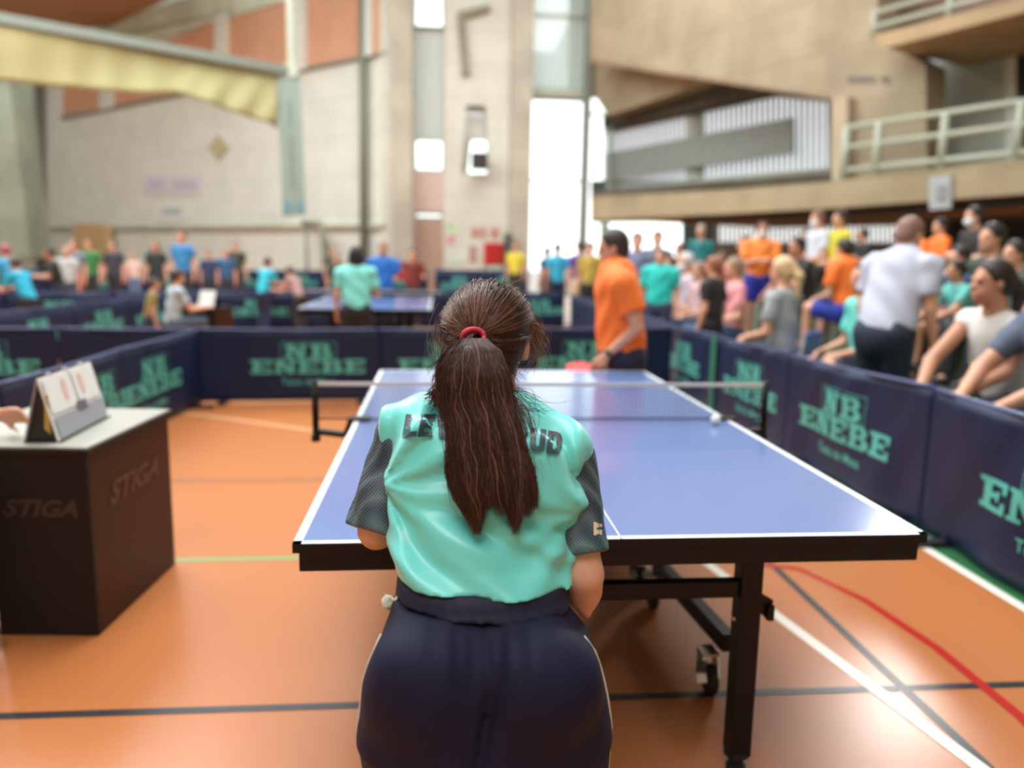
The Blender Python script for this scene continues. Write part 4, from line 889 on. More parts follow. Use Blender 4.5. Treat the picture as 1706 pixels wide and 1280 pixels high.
    F = Field((-.3, -.25, .76), (.34, .30, .95), .006); wb_ = [row(1035, 650, 962, 1.395, .132), row(1010, 652, 956, 1.40, .130), row(985, 658, 949, 1.405, .124), row(972, 661, 944, 1.405, .12), row(950, 662, 942, 1.41, .118)]
    F.stack(wb_, .0, pw=2.2); F.displace(lambda X, Y, Z: .0009*np.sin(X*260+np.sin(Z*60)*2)+.0009*np.sin(Z*300)); F.cutp(G(655, 1024, 1.3)-[0, 0, 0], (-.06, 0, -1)); F.cutp((G(655, 968, 1.3)+G(948, 950, 1.3))/2, (.05, 0, 1))
    link('waistband', F.mesh('waistband', 1), mat('navy_elastic', (18, 22, 50), rough=.7), tr)
    bvt = BVHTree.FromObject(tr, bpy.context.evaluated_depsgraph_get())
    for sgn in (-1, 1):
        pts = []
        for z in np.linspace(.78, .08, 26):
            hit = bvt.ray_cast(Vector((sgn*.6, float((hl[1] if sgn < 0 else hr[1]))+.0, z)), Vector((-sgn, 0, 0)))
            if hit[0]: pts.append(hit[0]+Vector((sgn*.0005, 0, 0)))
        mb = MB(); mb.tube(pts, .0028, 6); mb.build('piping', mat('white_piping', (206, 200, 190)), tr, smooth=True)
    # crumpled white cloth showing at the left pocket
    p = G(657, 1003, 1.385); mb = MB()
    for i in range(6):
        for j in range(4): mb.v.append((p[0]-.02+.006*i, p[1]-.006*sin(i*1.4+j), p[2]-.012+.007*j+.003*sin(i*2.1+j*1.7)))
    for i in range(5):
        for j in range(3): mb.f.append((i*4+j, i*4+j+1, i*4+j+5, i*4+j+4)); mb.m.append(0)
    ck_ = mb.build('pocket_cloth', mat('white_cotton', (226, 224, 206)), tr, smooth=True); s = ck_.modifiers.new('t', 'SOLIDIFY'); s.thickness = .003
    # --- body: head, neck, arms, hands, legs in one surface
    F = Field((-.42, -.30, 0), (.44, .62, 1.42), .0075)
    hc = G(814, 572, 1.535); fd = nrm([.30, 1, -.16]); add_head(F, hc, fd, .94)
    F.cone(hc+[-.01, -.02, -.06], nk+[0, .01, -.04], .050, .056, .02); F.cone(nk+[0, 0, -.03], G(806, 800, 1.47), .07, .10, .04, flat=((0, 1, 0), .7)); F.cone(G(806, 800, 1.47), G(804, 1000, 1.42), .125, .12, .03, flat=((0, 1, 0), .75)); F.cone(G(804, 1000, 1.42), G(806, 1120, 1.40), .12, .13, .03, flat=((0, 1, 0), .75))
    F.cone(shl+[-.006, .004, -.01], eL, .036, .034, .02); wl_ = eL+np.array([.085, .235, .045]); F.cone(eL+[0, .0, 0], wl_, .033, .025, .01); add_hand(F, wl_, (.25, .9, .15), (0, -.2, 1), .95, 1, .45)
    F.cone(shr+[.006, .006, -.01], eR, .036, .038, .02); fr = G(972, 985, 1.45); F.cone(eR, fr, .036, .028, .012); F.cone(fr, G(977, 1022, 1.445), .026, .011, .01); wr_ = fr+np.array([-.03, .21, .055]); F.cone(fr, wr_, .030, .024, .02); add_hand(F, wr_, (-.3, .9, .2), (-1, 0, .2), .95, 1, 1.0)
    for a, k_, e in ((hl, kl, al_), (hr, kr, ar_)): F.cone(a+[0, 0, -.02], k_, .085, .058, .03); F.cone(k_, e-[0, 0, .0], .058, .042, .02); F.cone(e-[0, 0, .02], e+[0, .05, -.04], .042, .032, .02)
    body = link('body', F.mesh('body', 1), skin, root)
    r, f, u = head_basis(fd)
    for e in (-1, 1):
        mb = MB(); mb.ball(tuple(hc+(r*e*.031+f*.076+u*.006)*.94), .012, 14); mb.build('eye', mat('eye_white', (232, 230, 226), rough=.2), body, smooth=True)
    for e in (al_, ar_):
        F = Field(e+[-.08, -.13, -.09], e+[.08, .22, .08], .008); F.cone(e+[0, -.03, -.035], e+[0, .13, -.045], .040, .038, .02, flat=((0, 0, 1), .75)); F.cone(e+[0, -.02, -.03], e+[0, .02, .02], .042, .045, .02); F.cutp((0, 0, .012), (0, 0, -1))
        sh_ = link('shoe', F.mesh('shoe', 1), mat('dark_shoe', (40, 42, 52), rough=.5), root); mb = MB(); mb.tube([(e[0], e[1]-.03, .007), (e[0], e[1]+.05, .007), (e[0], e[1]+.13, .007)], [.04, .043, .036], 12)
        for i in range(len(mb.v)): mb.v[i] = (mb.v[i][0], mb.v[i][1], .0 if mb.v[i][2] < .007 else .014)
        mb.build('sole', mat('white_sole', (210, 210, 206)), sh_)
    # --- hair
    hm = bpy.data.materials.new('brown_hair'); hm.use_nodes = True; nt = hm.node_tree; b = nt.nodes['Principled BSDF']; b.inputs['Roughness'].default_value = .36; b.inputs['Specular IOR Level'].default_value = .45
    at = nt.nodes.new('ShaderNodeAttribute'); at.attribute_name = 'tone'; rp_ = nt.nodes.new('ShaderNodeValToRGB'); nt.links.new(at.outputs['Fac'], rp_.inputs[0]); nt.links.new(rp_.outputs[0], b.inputs['Base Color'])
    rp_.color_ramp.elements[0].color = (*lin((40, 22, 18)), 1); rp_.color_ramp.elements[1].color = (*lin((172, 134, 108)), 1); e_ = rp_.color_ramp.elements.new(.5); e_.color = (*lin((80, 48, 37)), 1)
    core = mat('dark_brown_hair', (50, 29, 24), rough=.5)
    F = Field(hc-.2, hc+.2, .006); B = np.array([r, f, u]); HP = lambda x, y, z: hc+(r*x+f*y+u*z)*.94
    F.ell(HP(0, -.016, .032), (.081, .098, .088), B, .01); F.ell(HP(0, -.035, -.035), (.062, .050, .052), B, .03)
    F.cutp(HP(0, .065, .03), f*1+u*-.75); F.cutp(HP(0, .015, -.02), f*1.0+u*-.55)
    tie = G(788, 563, 1.412)
    F.ell(tie+[0, .016, -.004], (.015, .022, .011), k=.006)
    hair = link('hair', F.mesh('hair', 2), core, root)
    rs = np.random.RandomState(4)
    # ponytail outline read down its length: row, left, right, depth of its middle
    prof = np.array([(566, 774, 804, 1.395), (585, 752, 826, 1.375), (620, 732, 842, 1.365), (665, 730, 850, 1.36), (710, 747, 862, 1.345), (755, 749, 876, 1.335), (800, 750, 888, 1.325), (835, 755, 890, 1.32), (862, 764, 888, 1.318), (893, 772, 880, 1.315)])
    def lock(u, py):
        l = np.interp(py, prof[:, 0], prof[:, 1]); rr = np.interp(py, prof[:, 0], prof[:, 2]); return l+(rr-l)*u
    SV = []; SF = []; ST = []
    def strand(pts, rad, tone):
        pts = np.array(pts); n = len(pts); k = len(SV)
        T = np.gradient(pts, axis=0); T /= np.linalg.norm(T, axis=1)[:, None]+1e-9; ref = np.array([.3, .9, .2]); A_ = np.cross(T, ref); A_ /= np.linalg.norm(A_, axis=1)[:, None]+1e-9; Bn = np.cross(T, A_)
        for i in range(n):
            rd_ = rad*(1 if i < n-3 else (.75, .45, .12)[i-n+3])
            for a in (0, 2.094, 4.189): SV.append(pts[i]+(A_[i]*cos(a)+Bn[i]*sin(a))*rd_); ST.append(tone)
        for i in range(n-1):
            for j in range(3): SF.append((k+3*i+j, k+3*i+(j+1) % 3, k+3*i+3+(j+1) % 3, k+3*i+3+j))
    locks = [(.10, .18, 884), (.22, .20, 893), (.34, .24, 893), (.47, .42, 852), (.58, .60, 862), (.70, .72, 880), (.80, .82, 893), (.90, .97, 866), (.97, 1.02, 852)]
    for i in range(5600):
        li = rs.randint(len(locks)); c, e, py1 = locks[li]; u0 = np.clip(rs.normal(c, .075), -.02, 1.02); ue = e+rs.normal(0, .035); dep = rs.uniform(-1, 1); py_end = py1-abs(rs.normal(0, 26)); n = 15; pts = []; ph = rs.uniform(0, 6.28); am = rs.uniform(0, 4.5)*(1 if rs.rand() < .8 else 1.9); fq = rs.uniform(.03, .10)
        for j in range(n):
            t = j/(n-1); py = 564+(py_end-564)*t; conv = np.clip((py-790)/100, 0, 1)**1.4; u_ = u0+(ue-u0)*conv
            x = lock(u_, py)+am*sin(py*fq+ph)+3.0*sin(py*.022+li*1.7)*np.clip((py-640)/120, 0, 1); dm = np.interp(py, prof[:, 0], prof[:, 3]); th = (.012+.022*np.clip((py-566)/60, 0, 1))*(1-.55*conv)
            edge = math.sqrt(max(0, 1-(2*u_-1)**2*.9)); pts.append(G(x, py, dm+dep*th*edge*(1 if i % 9 else 1.10)))
        strand(pts, rs.uniform(.00035, .0007), np.clip(rs.normal(.32+.12*sin(li*2.3), .2), 0, 1))
    # hair drawn over the skull to the tie
    for i in range(4200):
        a = rs.uniform(-1, 1)*2.75; el = rs.uniform(.02, 1.0)
        # start at the hairline, run on the cap to the tie
        th = a; st = HP(.080*sin(th)*(1 if abs(th) < 1.6 else .95), .070*cos(th)-.012, .048+.036*cos(th) if abs(th) < 1.57 else .02-.062*(abs(th)-1.57)/1.2); s0 = st+(tie-st)*(rs.uniform(0, .55)**1.5); c = HP(0, -.016, .030); n = 12; pts = []; am = rs.normal(0, .0034); ph = rs.uniform(0, 6)
        for j in range(n):
            t = j/(n-1); p = s0+(tie-s0)*t; q = p-c; x = np.array([np.dot(q, r)/.083, np.dot(q, f)/.100, np.dot(q, u)/.090]); m_ = np.linalg.norm(x)+1e-6; lift = 1+.02*el+(.03*rs.rand() if i % 6 == 0 else 0)
            w = min(1, (1-t)*6); x2 = x/m_*lift; pp = c+r*x2[0]*.083+f*x2[1]*.100+u*x2[2]*.090; pp = pp*w+p*(1-w); pts.append(pp+r*am*sin(t*7+ph)+u*am*cos(t*5+ph))
        strand(pts, rs.uniform(.00035, .00075), np.clip(rs.normal(.5+.12*(s0[2]-hc[2])/.09, .22), 0, 1))
    # flyaway wisps: right of the face, left of the nape, over the crown, across the right shoulder
    def wisp(p0, p1, p2, n=12, jit=3, dep=(1.5, 1.46), rad=.0004, tone=.5):
        pts = []
        j0, j1, j2 = rs.normal(0, jit, 2), rs.normal(0, jit*2, 2), rs.normal(0, jit*2, 2); ph = rs.uniform(0, 6); am = rs.uniform(0, 2.5)
        for i in range(n):
            t = i/(n-1); x = (1-t)**2*(p0[0]+j0[0])+2*t*(1-t)*(p1[0]+j1[0])+t*t*(p2[0]+j2[0]); y = (1-t)**2*(p0[1]+j0[1])+2*t*(1-t)*(p1[1]+j1[1])+t*t*(p2[1]+j2[1]); pts.append(G(x+am*sin(t*9+ph), y+am*cos(t*7+ph), dep[0]+(dep[1]-dep[0])*t))
        strand(pts, rad*rs.uniform(.7, 1.4), np.clip(tone+rs.normal(0, .15), 0, 1))
    for _ in range(130): wisp((866, 505+rs.uniform(0, 60)), (895+rs.uniform(-8, 14), 530), (884+rs.uniform(-12, 16), 590), jit=7, dep=(1.53, 1.58), tone=.75)
    for _ in range(60): wisp((868, 530), (912, 560), (880, 606), jit=9, dep=(1.53, 1.6), tone=.8)
    for _ in range(220): wisp((770, 575), (738, 598), (738+rs.uniform(-10, 12), 640), jit=6, dep=(1.41, 1.44), tone=.52, rad=.0006)
    for _ in range(260): wisp((748, 625), (735, 655), (722+rs.uniform(-6, 14), 668), jit=5, dep=(1.40, 1.43), tone=.42, rad=.0007)
    for _ in range(90): wisp((748+rs.uniform(0, 110), 505), (800+rs.uniform(-50, 50), 472), (830+rs.uniform(-50, 50), 488), jit=7, dep=(1.5, 1.53), tone=.6)
    for _ in range(60): wisp((745, 520), (728, 560), (740, 600), jit=6, dep=(1.5, 1.45), tone=.6)
    for _ in range(60): wisp((850, 660), (880+rs.uniform(-20, 20), 700), (870+rs.uniform(-20, 30), 790), jit=6, dep=(1.40, 1.35), tone=.3)
    for _ in range(26): wisp((846, 645), (885, 680), (905+rs.uniform(-20, 20), 690), jit=8, dep=(1.42, 1.41), tone=.3)
    for _ in range(140): wisp((802, 570), (840, 600), (862, 618+rs.uniform(-25, 25)), jit=6, dep=(1.41, 1.475), tone=.42)
    me = bpy.data.meshes.new('hair_strands'); me.from_pydata([tuple(map(float, v)) for v in SV], [], SF); me.update(); at_ = me.attributes.new('tone', 'FLOAT', 'POINT'); at_.data.foreach_set('value', np.array(ST, np.float32)); me.polygons.foreach_set('use_smooth', [True]*len(me.polygons))
    link('hair_strands', me, hm, hair)
    # body of the ponytail under the strands
    F = Field(G(800, 730, 1.34)-[.14, .12, .26], G(800, 730, 1.34)+[.14, .14, .26], .006)
    for (a, b_) in zip(prof[2:-2], prof[3:-1]):
        ca, cb = G((a[1]+a[2])/2, a[0], a[3]+.014), G((b_[1]+b_[2])/2, b_[0], b_[3]+.014); wa, wb2 = (a[2]-a[1])*a[3]/FPX/2*.86, (b_[2]-b_[1])*b_[3]/FPX/2*.86
        if b_[0] > 780: continue
        if b_[0] > 720: wb2 *= .8
        F.cone(ca, cb, wa, wb2, .012, flat=((0, 1, 0), .42))
    link('ponytail', F.mesh('ponytail', 2), core, hair)
    mb = MB()
    for k_ in range(3): mb.tube([tie+np.array([.019*cos(a), -.004-.004*k_+.004*sin(a*2), .013*sin(a)+.002*k_]) for a in np.linspace(0, 2*pi, 20)], .0042, 8)
    mb.build('hair_tie', mat('red_hair_tie', (206, 60, 84), rough=.6), hair, smooth=True)
    return root
girl()

# ------------------------------------------------------------------ the other people
ARMS = {'down': ((.05, -.03, -.29), (.01, .07, -.25)), 'lap': ((.05, .02, -.28), (-.09, .22, -.06)), 'knees': ((.05, .19, -.22), (-.11, .20, -.14)), 'crossed': ((.05, .06, -.26), (-.24, .15, .05)),
        'hip': ((.15, -.07, -.23), (-.11, .12, -.15)), 'phone': ((.05, .05, -.28), (-.08, .2, .10)), 'ready': ((.07, .02, -.27), (-.02, .22, .02)), 'reach': ((.05, .12, -.26), (-.02, .27, .02)), 'umpire': ((.03, .22, -.19), (-.03, .29, .0)), 'play': ((.05, -.11, -.27), (-.02, .19, -.19))}
_FIG = {}
def figure(pose='stand', arms=('down', 'down'), hair='short', legs='long', lean=0.0, look=(0, 1, -.08), h=.016, bulk=1.0, mask=False, stance=.10, sleeve=.20):
    key = (pose, arms, hair, legs, lean, look, h, bulk, mask, stance, sleeve)
    if key in _FIG: return _FIG[key]
    t = np.array([0, sin(lean), cos(lean)]); fw = np.array([0, cos(lean), -sin(lean)]); X = np.array([1.0, 0, 0])
    hip = np.array([0, 0, .92 if pose == 'stand' else .50]); chest = hip+t*.34; neck = hip+t*.52; look = nrm(look)
    head = neck+t*.10+np.array([0, .02, .055])
    S = {}; A = {}
    for s, am in ((-1, arms[0]), (1, arms[1])):
        sh = hip+t*.455+X*s*.175*min(bulk, 1.15); e, w = ARMS[am]; el = sh+X*s*e[0]+np.array([0, e[1], e[2]]); wr = el+X*s*w[0]+np.array([0, w[1], w[2]]); S[s] = (sh, el, wr)
        if pose == 'stand': hp, kn, an = X*s*.085+hip-[0, 0, .04], np.array([s*stance, .02+.1*lean, .49]), np.array([s*(stance+.01), -.03, .085])
        else: hp, kn, an = X*s*.09+hip-[0, 0, .02], np.array([s*(stance+.05), .43, .50]), np.array([s*(stance+.04), .45, .085])
        A[s] = (hp, kn, an)
    pts = np.array([hip, head+[0, 0, .16], *[q for v in S.values() for q in v], *[q for v in A.values() for q in v]]); lo, hi = pts.min(0)-.2, pts.max(0)+.2; lo[2] = -.02
    P = {}
    F = Field(lo, hi, h); k = max(.015, h)
    add_head(F, head, look, 1.0, k); r, f, u = head_basis(look)
    F.cone(head-u*.06-f*.02, neck-t*.03, .052, .06, .02); F.cone(chest+t*.06, chest-t*.12, .145*bulk, .135*bulk, .03, flat=(fw, .62)); F.cone(chest-t*.12, hip, .13*bulk, .14*bulk, .03, flat=(fw, .68))
    for s in (-1, 1):
        sh, el, wr = S[s]; F.cone(neck-t*.05, sh, .05, .055, .03); F.cone(sh, el, .05*bulk, .04, .02); F.cone(el, wr, .041, .027, .012); d = nrm(wr-el); add_hand(F, wr, d, nrm(np.array([-s*.7, .1, -.5])), 1.0, -s, .5, fingers=(h < .013))
        hp, kn, an = A[s]; F.cone(hp, kn, .085*bulk, .058, .03); F.cone(kn, an, .058, .040, .02); F.cone(an, an+[0, .10, -.05], .036, .03, .02)
    P['body'] = F.mesh('body', 1)
    F = Field(lo, hi, h); b2 = bulk
    F.cone(chest+t*.06, chest-t*.12, .162*b2, .155*b2, .03, flat=(fw, .64)); F.cone(chest-t*.12, hip-t*.03, .152*b2, .162*b2, .04, flat=(fw, .70))
    for s in (-1, 1):
        sh, el, wr = S[s]; d = nrm(el-sh); F.cone(neck-t*.045, sh, .055, .066*b2, .03); cp = sh+d*sleeve; F.cone(sh, sh+d*(sleeve+.05), .064*b2, .060*b2, .025, cut=((cp, d),))
    F.displace(lambda X_, Y_, Z_: .006*np.sin(Z_*26+X_*9+3*np.sin(Y_*11+X_*7)))
    F.cutp(hip-t*.04, -t); F.carve_ell(neck+t*.03, (.062, .062, .045)); P['shirt'] = F.mesh('shirt', 1)
    F = Field(lo, hi, h); F.cone(hip+t*.05, hip-t*.03, .142*bulk, .155*bulk, .02, flat=(fw, .72))
    for s in (-1, 1):
        hp, kn, an = A[s]
        if legs == 'long': F.cone(hp, kn, .105*bulk, .078, .03); d = nrm(an-kn); F.cone(kn, an+d*.06, .077, .062, .02, cut=((an-d*.0, d),))
        else: d = nrm(kn-hp); F.cone(hp, kn+d*.05, .112*bulk, .098, .03, cut=((hp+(kn-hp)*.80, d),))
    P['trousers' if legs == 'long' else 'shorts'] = F.mesh('trousers', 1)
    F = Field(head-.36, head+.3, min(h, .012)); B = np.array([r, f, u]); HP = lambda x, y, z: head+r*x+f*y+u*z
    F.ell(HP(0, -.014, .036), (.084, .102, .094), B, .01); F.ell(HP(0, -.055, -.02), (.072, .055, .06), B, .02); F.cutp(HP(0, .058, .045), f+u*-.8); F.cutp(HP(0, .012, -.02), f+u*-.5)
    if hair == 'long':
        F.cone(HP(0, -.07, -.02), HP(0, -.075, -.24), .075, .055, .03, flat=(f, .5))
        for s in (-1, 1): F.cone(HP(s*.07, -.03, 0), HP(s*.085, -.02, -.20), .028, .03, .02)
    if hair == 'tail': F.cone(HP(0, -.10, .03), HP(0, -.15, -.05), .03, .035, .02); F.cone(HP(0, -.15, -.05), HP(0, -.13, -.22), .035, .02, .02)
    P['hair'] = F.mesh('hair', 1)
    for s in (-1, 1):
        an = A[s][2]; F = Field(an-[.1, .16, .1], an+[.1, .24, .1], min(h, .012)); F.cone(an+[0, -.03, -.04], an+[0, .13, -.05], .046, .042, .02, flat=((0, 0, 1), .75)); F.cone(an+[0, -.02, -.03], an+[0, .0, .0], .046, .048, .02); F.cutp((0, 0, .004), (0, 0, -1)); P['shoe%d' % s] = F.mesh('shoe', 1)
    if mask:
        F = Field(head-.2, head+.2, .010); F.ell(HP(0, .032, -.045), (.066, .076, .066), B, .01); F.cutp(HP(0, .03, -.045), -f); F.cutp(HP(0, .09, -.010), u); P['face_mask'] = F.mesh('face_mask', 1)
    mb = MB()
    P['_eyes'] = [tuple(HP(s*.031, .078, .006)) for s in (-1, 1)]; P['_head'] = head; P['_S'] = S; P['_hip'] = hip
    for m_ in P.values():
        if isinstance(m_, bpy.types.Mesh): m_.materials.append(None)
    _FIG[key] = P
    return P
_eye = MB(); _eye.ball((0, 0, 0), .0085, 10)
_eye_me = None
def setmat(o, m):
    o.material_slots[0].link = 'OBJECT'; o.material_slots[0].material = m
def cmat(kind, rgb): return mat('%s_%d_%d_%d' % (kind, *rgb), rgb, rough=.7 if kind == 'cloth' else .55, var=.05, vscale=5)
SKIN = {'a': skin, 'b': mat('skin_tan', (196, 140, 110), rough=.5, var=.03), 'c': mat('skin_brown', (140, 92, 70), rough=.5, var=.03)}
PLACED = []
def person(px, py, dep, yaw, label, shirt, pants, hairc=(40, 32, 28), group=None, ground=None, seat=None, sk='a', want=None, shoec=(60, 60, 64), maskc=(224, 228, 230), eyes=False, hscale=None, **kw):
    global _eye_me
    g = figure(**kw); hd = g['_head']; ya = radians(yaw); ca, sa = cos(ya), sin(ya)
    if want:   # slide along the line of sight to where this size of person sits or stands on the stand
        best = None
        for d in np.arange(dep*.7, dep*1.35, .02):
            Q = at_d(px, py, d); x = Q[0]-(hd[0]*ca-hd[1]*sa)*want; tz = tier(x); s = (Q[2]-tz)/(hd[2]-.40) if seat is not None else (Q[2]-tz)/hd[2]
            c = abs(s-want)*3+abs(d-dep)/dep
            if best is None or c < best[0]: best = (c, d, tz)
        dep = best[1]
        if seat is not None: seat = best[2]
        else: ground = best[2]
    Pw = at_d(px, py, dep)
    rot = lambda v: np.array([v[0]*ca-v[1]*sa, v[0]*sa+v[1]*ca, v[2]])
    if seat is not None: s = (Pw[2]-seat)/(hd[2]-.40); base = seat-.40*s
    else:
        base = 0.0 if ground is None else ground; s = (Pw[2]-base)/hd[2]
    if hscale: s = hscale; base = Pw[2]-hd[2]*s
    q = Pw-rot(hd)*s; root = empty('person', (q[0], q[1], base), ya, label, 'person', group); root.scale = (s, s, s)
    for nm, m in (('body', SKIN[sk]), ('hair', cmat('hair', hairc)), ('shirt', cmat('cloth', shirt)), ('trousers', cmat('cloth', pants)), ('shorts', cmat('cloth', pants)), ('shoe-1', cmat('shoe', shoec)), ('shoe1', cmat('shoe', shoec)), ('face_mask', cmat('cloth', maskc))):
        if nm in g:
            o = bpy.data.objects.new('shoe' if nm.startswith('shoe') else nm, g[nm]); COL.objects.link(o); o.parent = root; setmat(o, m)
    if eyes:
        if _eye_me is None: o = _eye.build('eye', mat('eye_dark', (60, 50, 46), rough=.2), root, smooth=True); _eye_me = o.data; o.location = g['_eyes'][0]
        else: o = bpy.data.objects.new('eye', _eye_me); COL.objects.link(o); o.parent = root; o.location = g['_eyes'][0]
        o = bpy.data.objects.new('eye', _eye_me); COL.objects.link(o); o.parent = root; o.location = g['_eyes'][1]
    print('PERSON %-40s s=%.2f base=%.2f at %.2f %.2f d=%.2f' % (label[:40], s, base, q[0], q[1], dep))
    root['_'] = 0; del root['_']
    return root, g, s
def rootmat(root): return Matrix.Translation(root.location) @ Matrix.Rotation(root.rotation_euler.z, 4, 'Z') @ Matrix.Scale(root.scale[0], 4)
ORANGE = (250, 122, 44); MINT = (110, 214, 200)
# --- opponent in orange beyond the table
om, g, s_ = person(1021, 414, 4.78, 84, 'man in orange polo holding a red racket at the far right corner of the table', ORANGE, (34, 36, 62), (52, 42, 38), h=.012, arms=('play', 'down'), lean=.10, look=(.1, 1, -.22), bulk=1.45, eyes=True, ground=0)
g2_ = 'spectators on the right hand stand'

def racket(c, axis, nrml, label, red=(200, 40, 36)):
    """bat: blade centre c, axis from blade to handle, blade normal"""
    r_ = empty('table_tennis_racket', c, 0, label, 'racket'); a = Vector(axis).normalized(); n = Vector(nrml); n = (n-a*n.dot(a)).normalized(); b = a.cross(n)
    def disc(t0, t1, R, mm, name, par):
        mb = MB(); P = [b*(R*cos(i*pi/12))+a*(R*1.04*sin(i*pi/12)) for i in range(24)]; mb.prism([p+n*t0 for p in P], n*(t1-t0)); return mb.build(name, mm, par)
    disc(-.003, .003, .076, mat('bat_wood', (196, 160, 112)), 'blade', r_); disc(.003, .006, .075, mat('bat_red_%d' % red[0], red, rough=.6), 'rubber', r_); disc(-.006, -.003, .075, mat('bat_black', (28, 26, 26), rough=.35), 'rubber', r_)
    mb = MB(); mb.bar(a*.07, a*.17, .026, .02, up=n); mb.build('handle', mat('bat_handle', (150, 110, 70)), r_, bevel=.004); return r_
wr = rootmat(om) @ Vector(g['_S'][-1][2]); el = rootmat(om) @ Vector(g['_S'][-1][1]); dh = (wr-el).normalized()
racket(tuple(wr+dh*.085+Vector((-.10, 0, -.012))), (1, 0, .10), (.05, -.25, .95), 'red faced racket held low over the far table edge by the man in orange')
mb = MB(); mb.tube([wr-dh*.035, wr-dh*.012], .036, 14); wt = mb.build('wristwatch', mat('dark_watch', (50, 46, 46), rough=.4), None)
wt.parent = om; wt.matrix_parent_inverse = rootmat(om).inverted()
# (head px, head py, depth, yaw, label, shirt, pants, hair, figure options)
BLK = (38, 36, 36); NVY = (36, 42, 66); DNM = (44, 58, 84); SKY = (44, 176, 204); WHT = (226, 228, 234); RED = (170, 50, 56)
sit = dict(pose='sit', arms=('lap', 'lap'))
def S(px, py, dep, yaw, label, sh, pa, hc=(44, 34, 30), seatz=None, **k):
    kw = dict(sit); kw.update(k); x = at_d(px, py, dep)[0]
    w = kw.pop('s', .92 if seatz is None else None)
    return person(px, py, dep, yaw, label, sh, pa, hc, g2_, seat=(tier(x) if seatz is None else seatz), want=w, **kw)
def T(px, py, dep, yaw, label, sh, pa, hc=(44, 34, 30), grp=None, **k):
    x = at_d(px, py, dep)[0]; gr = k.pop('ground', tier(x)); k.setdefault('want', k.pop('s', None))
    return person(px, py, dep, yaw, label, sh, pa, hc, grp or g2_, ground=gr, **k)
# nearest spectators on the right
S(1652, 472, 4.7, 108, 'woman in sleeveless white top leaning forward with clasped hands', (228, 226, 220), (30, 30, 34), (40, 30, 28), None, s=1.0, sleeve=.035, arms=('knees', 'knees'), lean=.28, hair='tail', h=.012, eyes=True, sk='b', look=(.45, 1, -.05), bulk=.92)
S(1752, 470, 4.0, 95, 'person in dark slate top cut by the right frame edge, forearms forward', (86, 96, 116), (40, 48, 72), (34, 28, 26), None, s=1.02, arms=('knees', 'knees'), lean=.26, h=.012, eyes=True, look=(.2, 1, -.1))
T(1516, 392, 5.7, -62, 'man in pale grey white T-shirt and dark jeans bending towards the seats', (186, 192, 208), (30, 40, 58), (134, 102, 90), lean=.30, bulk=1.28, h=.012, arms=('down', 'down'), look=(.2, 1, -.3), ground=0)
S(1406, 416, 8.2, 28, 'boy in orange shirt and blue shorts sitting with his back turned', ORANGE, (30, 50, 150), (40, 30, 26), legs='shorts', lean=.18, s=.95, bulk=1.35)
T(1270, 384, 9.8, 165, 'boy in orange shirt and blue shorts standing with folded arms', (252, 146, 66), (28, 44, 150), (70, 34, 28), legs='shorts', arms=('crossed', 'crossed'), mask=True, bulk=1.15, s=.9)
S(1303, 452, 7.35, 40, 'blond child in grey top sitting on a blue chair', (160, 164, 168), (40, 48, 64), (206, 176, 130), seatz=.44, hair='tail', lean=.05)
S(1328, 412, 8.2, 95, 'person in black T-shirt with bare forearm, behind the blond child', BLK, (46, 44, 50), (44, 30, 26), arms=('knees', 'knees'), lean=.25, sk='b')
S(1342, 392, 9.6, 80, 'child in bright blue T-shirt above the person in black', (40, 110, 190), (150, 40, 50), (50, 34, 30))
S(1362, 366, 11.2, 95, 'masked person in pale shirt left of the yellow shirt', (206, 208, 216), (90, 100, 120), (120, 84, 70), mask=True)
S(1399, 366, 11.2, 95, 'person in yellow shirt high up at the top of the stand', (206, 190, 42), (60, 56, 50), (58, 36, 30), s=1.0)
S(1436, 392, 10.5, 88, 'dark haired person in black top between the orange back and the white T-shirt', (44, 42, 42), (40, 40, 46), (30, 26, 24), arms=('phone', 'phone'), lean=.15)
S(1440, 464, 6.55, 90, 'child in mint shirt with bare legs partly hidden by the bending man', MINT, (38, 44, 60), (44, 34, 30), legs='shorts', lean=.1, seatz=.42)
S(1592, 452, 5.6, 90, 'child in mint shirt sitting between the bending man and the woman in white', (96, 176, 168), (44, 42, 46), (40, 32, 28), legs='shorts', sk='b', arms=('knees', 'knees'), lean=.25, s=.85)
S(1566, 378, 7.8, 80, 'referee in orange shirt seated behind the bending man, dark hair', ORANGE, (40, 46, 70), (36, 30, 28), bulk=1.1)
S(1530, 384, 9.2, 85, 'second orange shirt higher up, mostly hidden by the bending man', (250, 130, 56), (44, 46, 60), (90, 60, 44))
S(1622, 362, 7.4, 88, 'masked man in black T-shirt and navy shorts sitting high on the right', (44, 42, 44), (30, 34, 76), (34, 28, 26), arms=('crossed', 'crossed'), legs='shorts', mask=True, lean=.12)
S(1690, 424, 6.2, 95, 'dark haired person in olive top in the row above the right frame corner', (64, 72, 56), (40, 40, 44), (40, 32, 28))
S(1598, 430, 6.9, 85, 'dark haired person in dark blue top behind the mint child', (44, 70, 104), (36, 38, 44), (34, 28, 26))
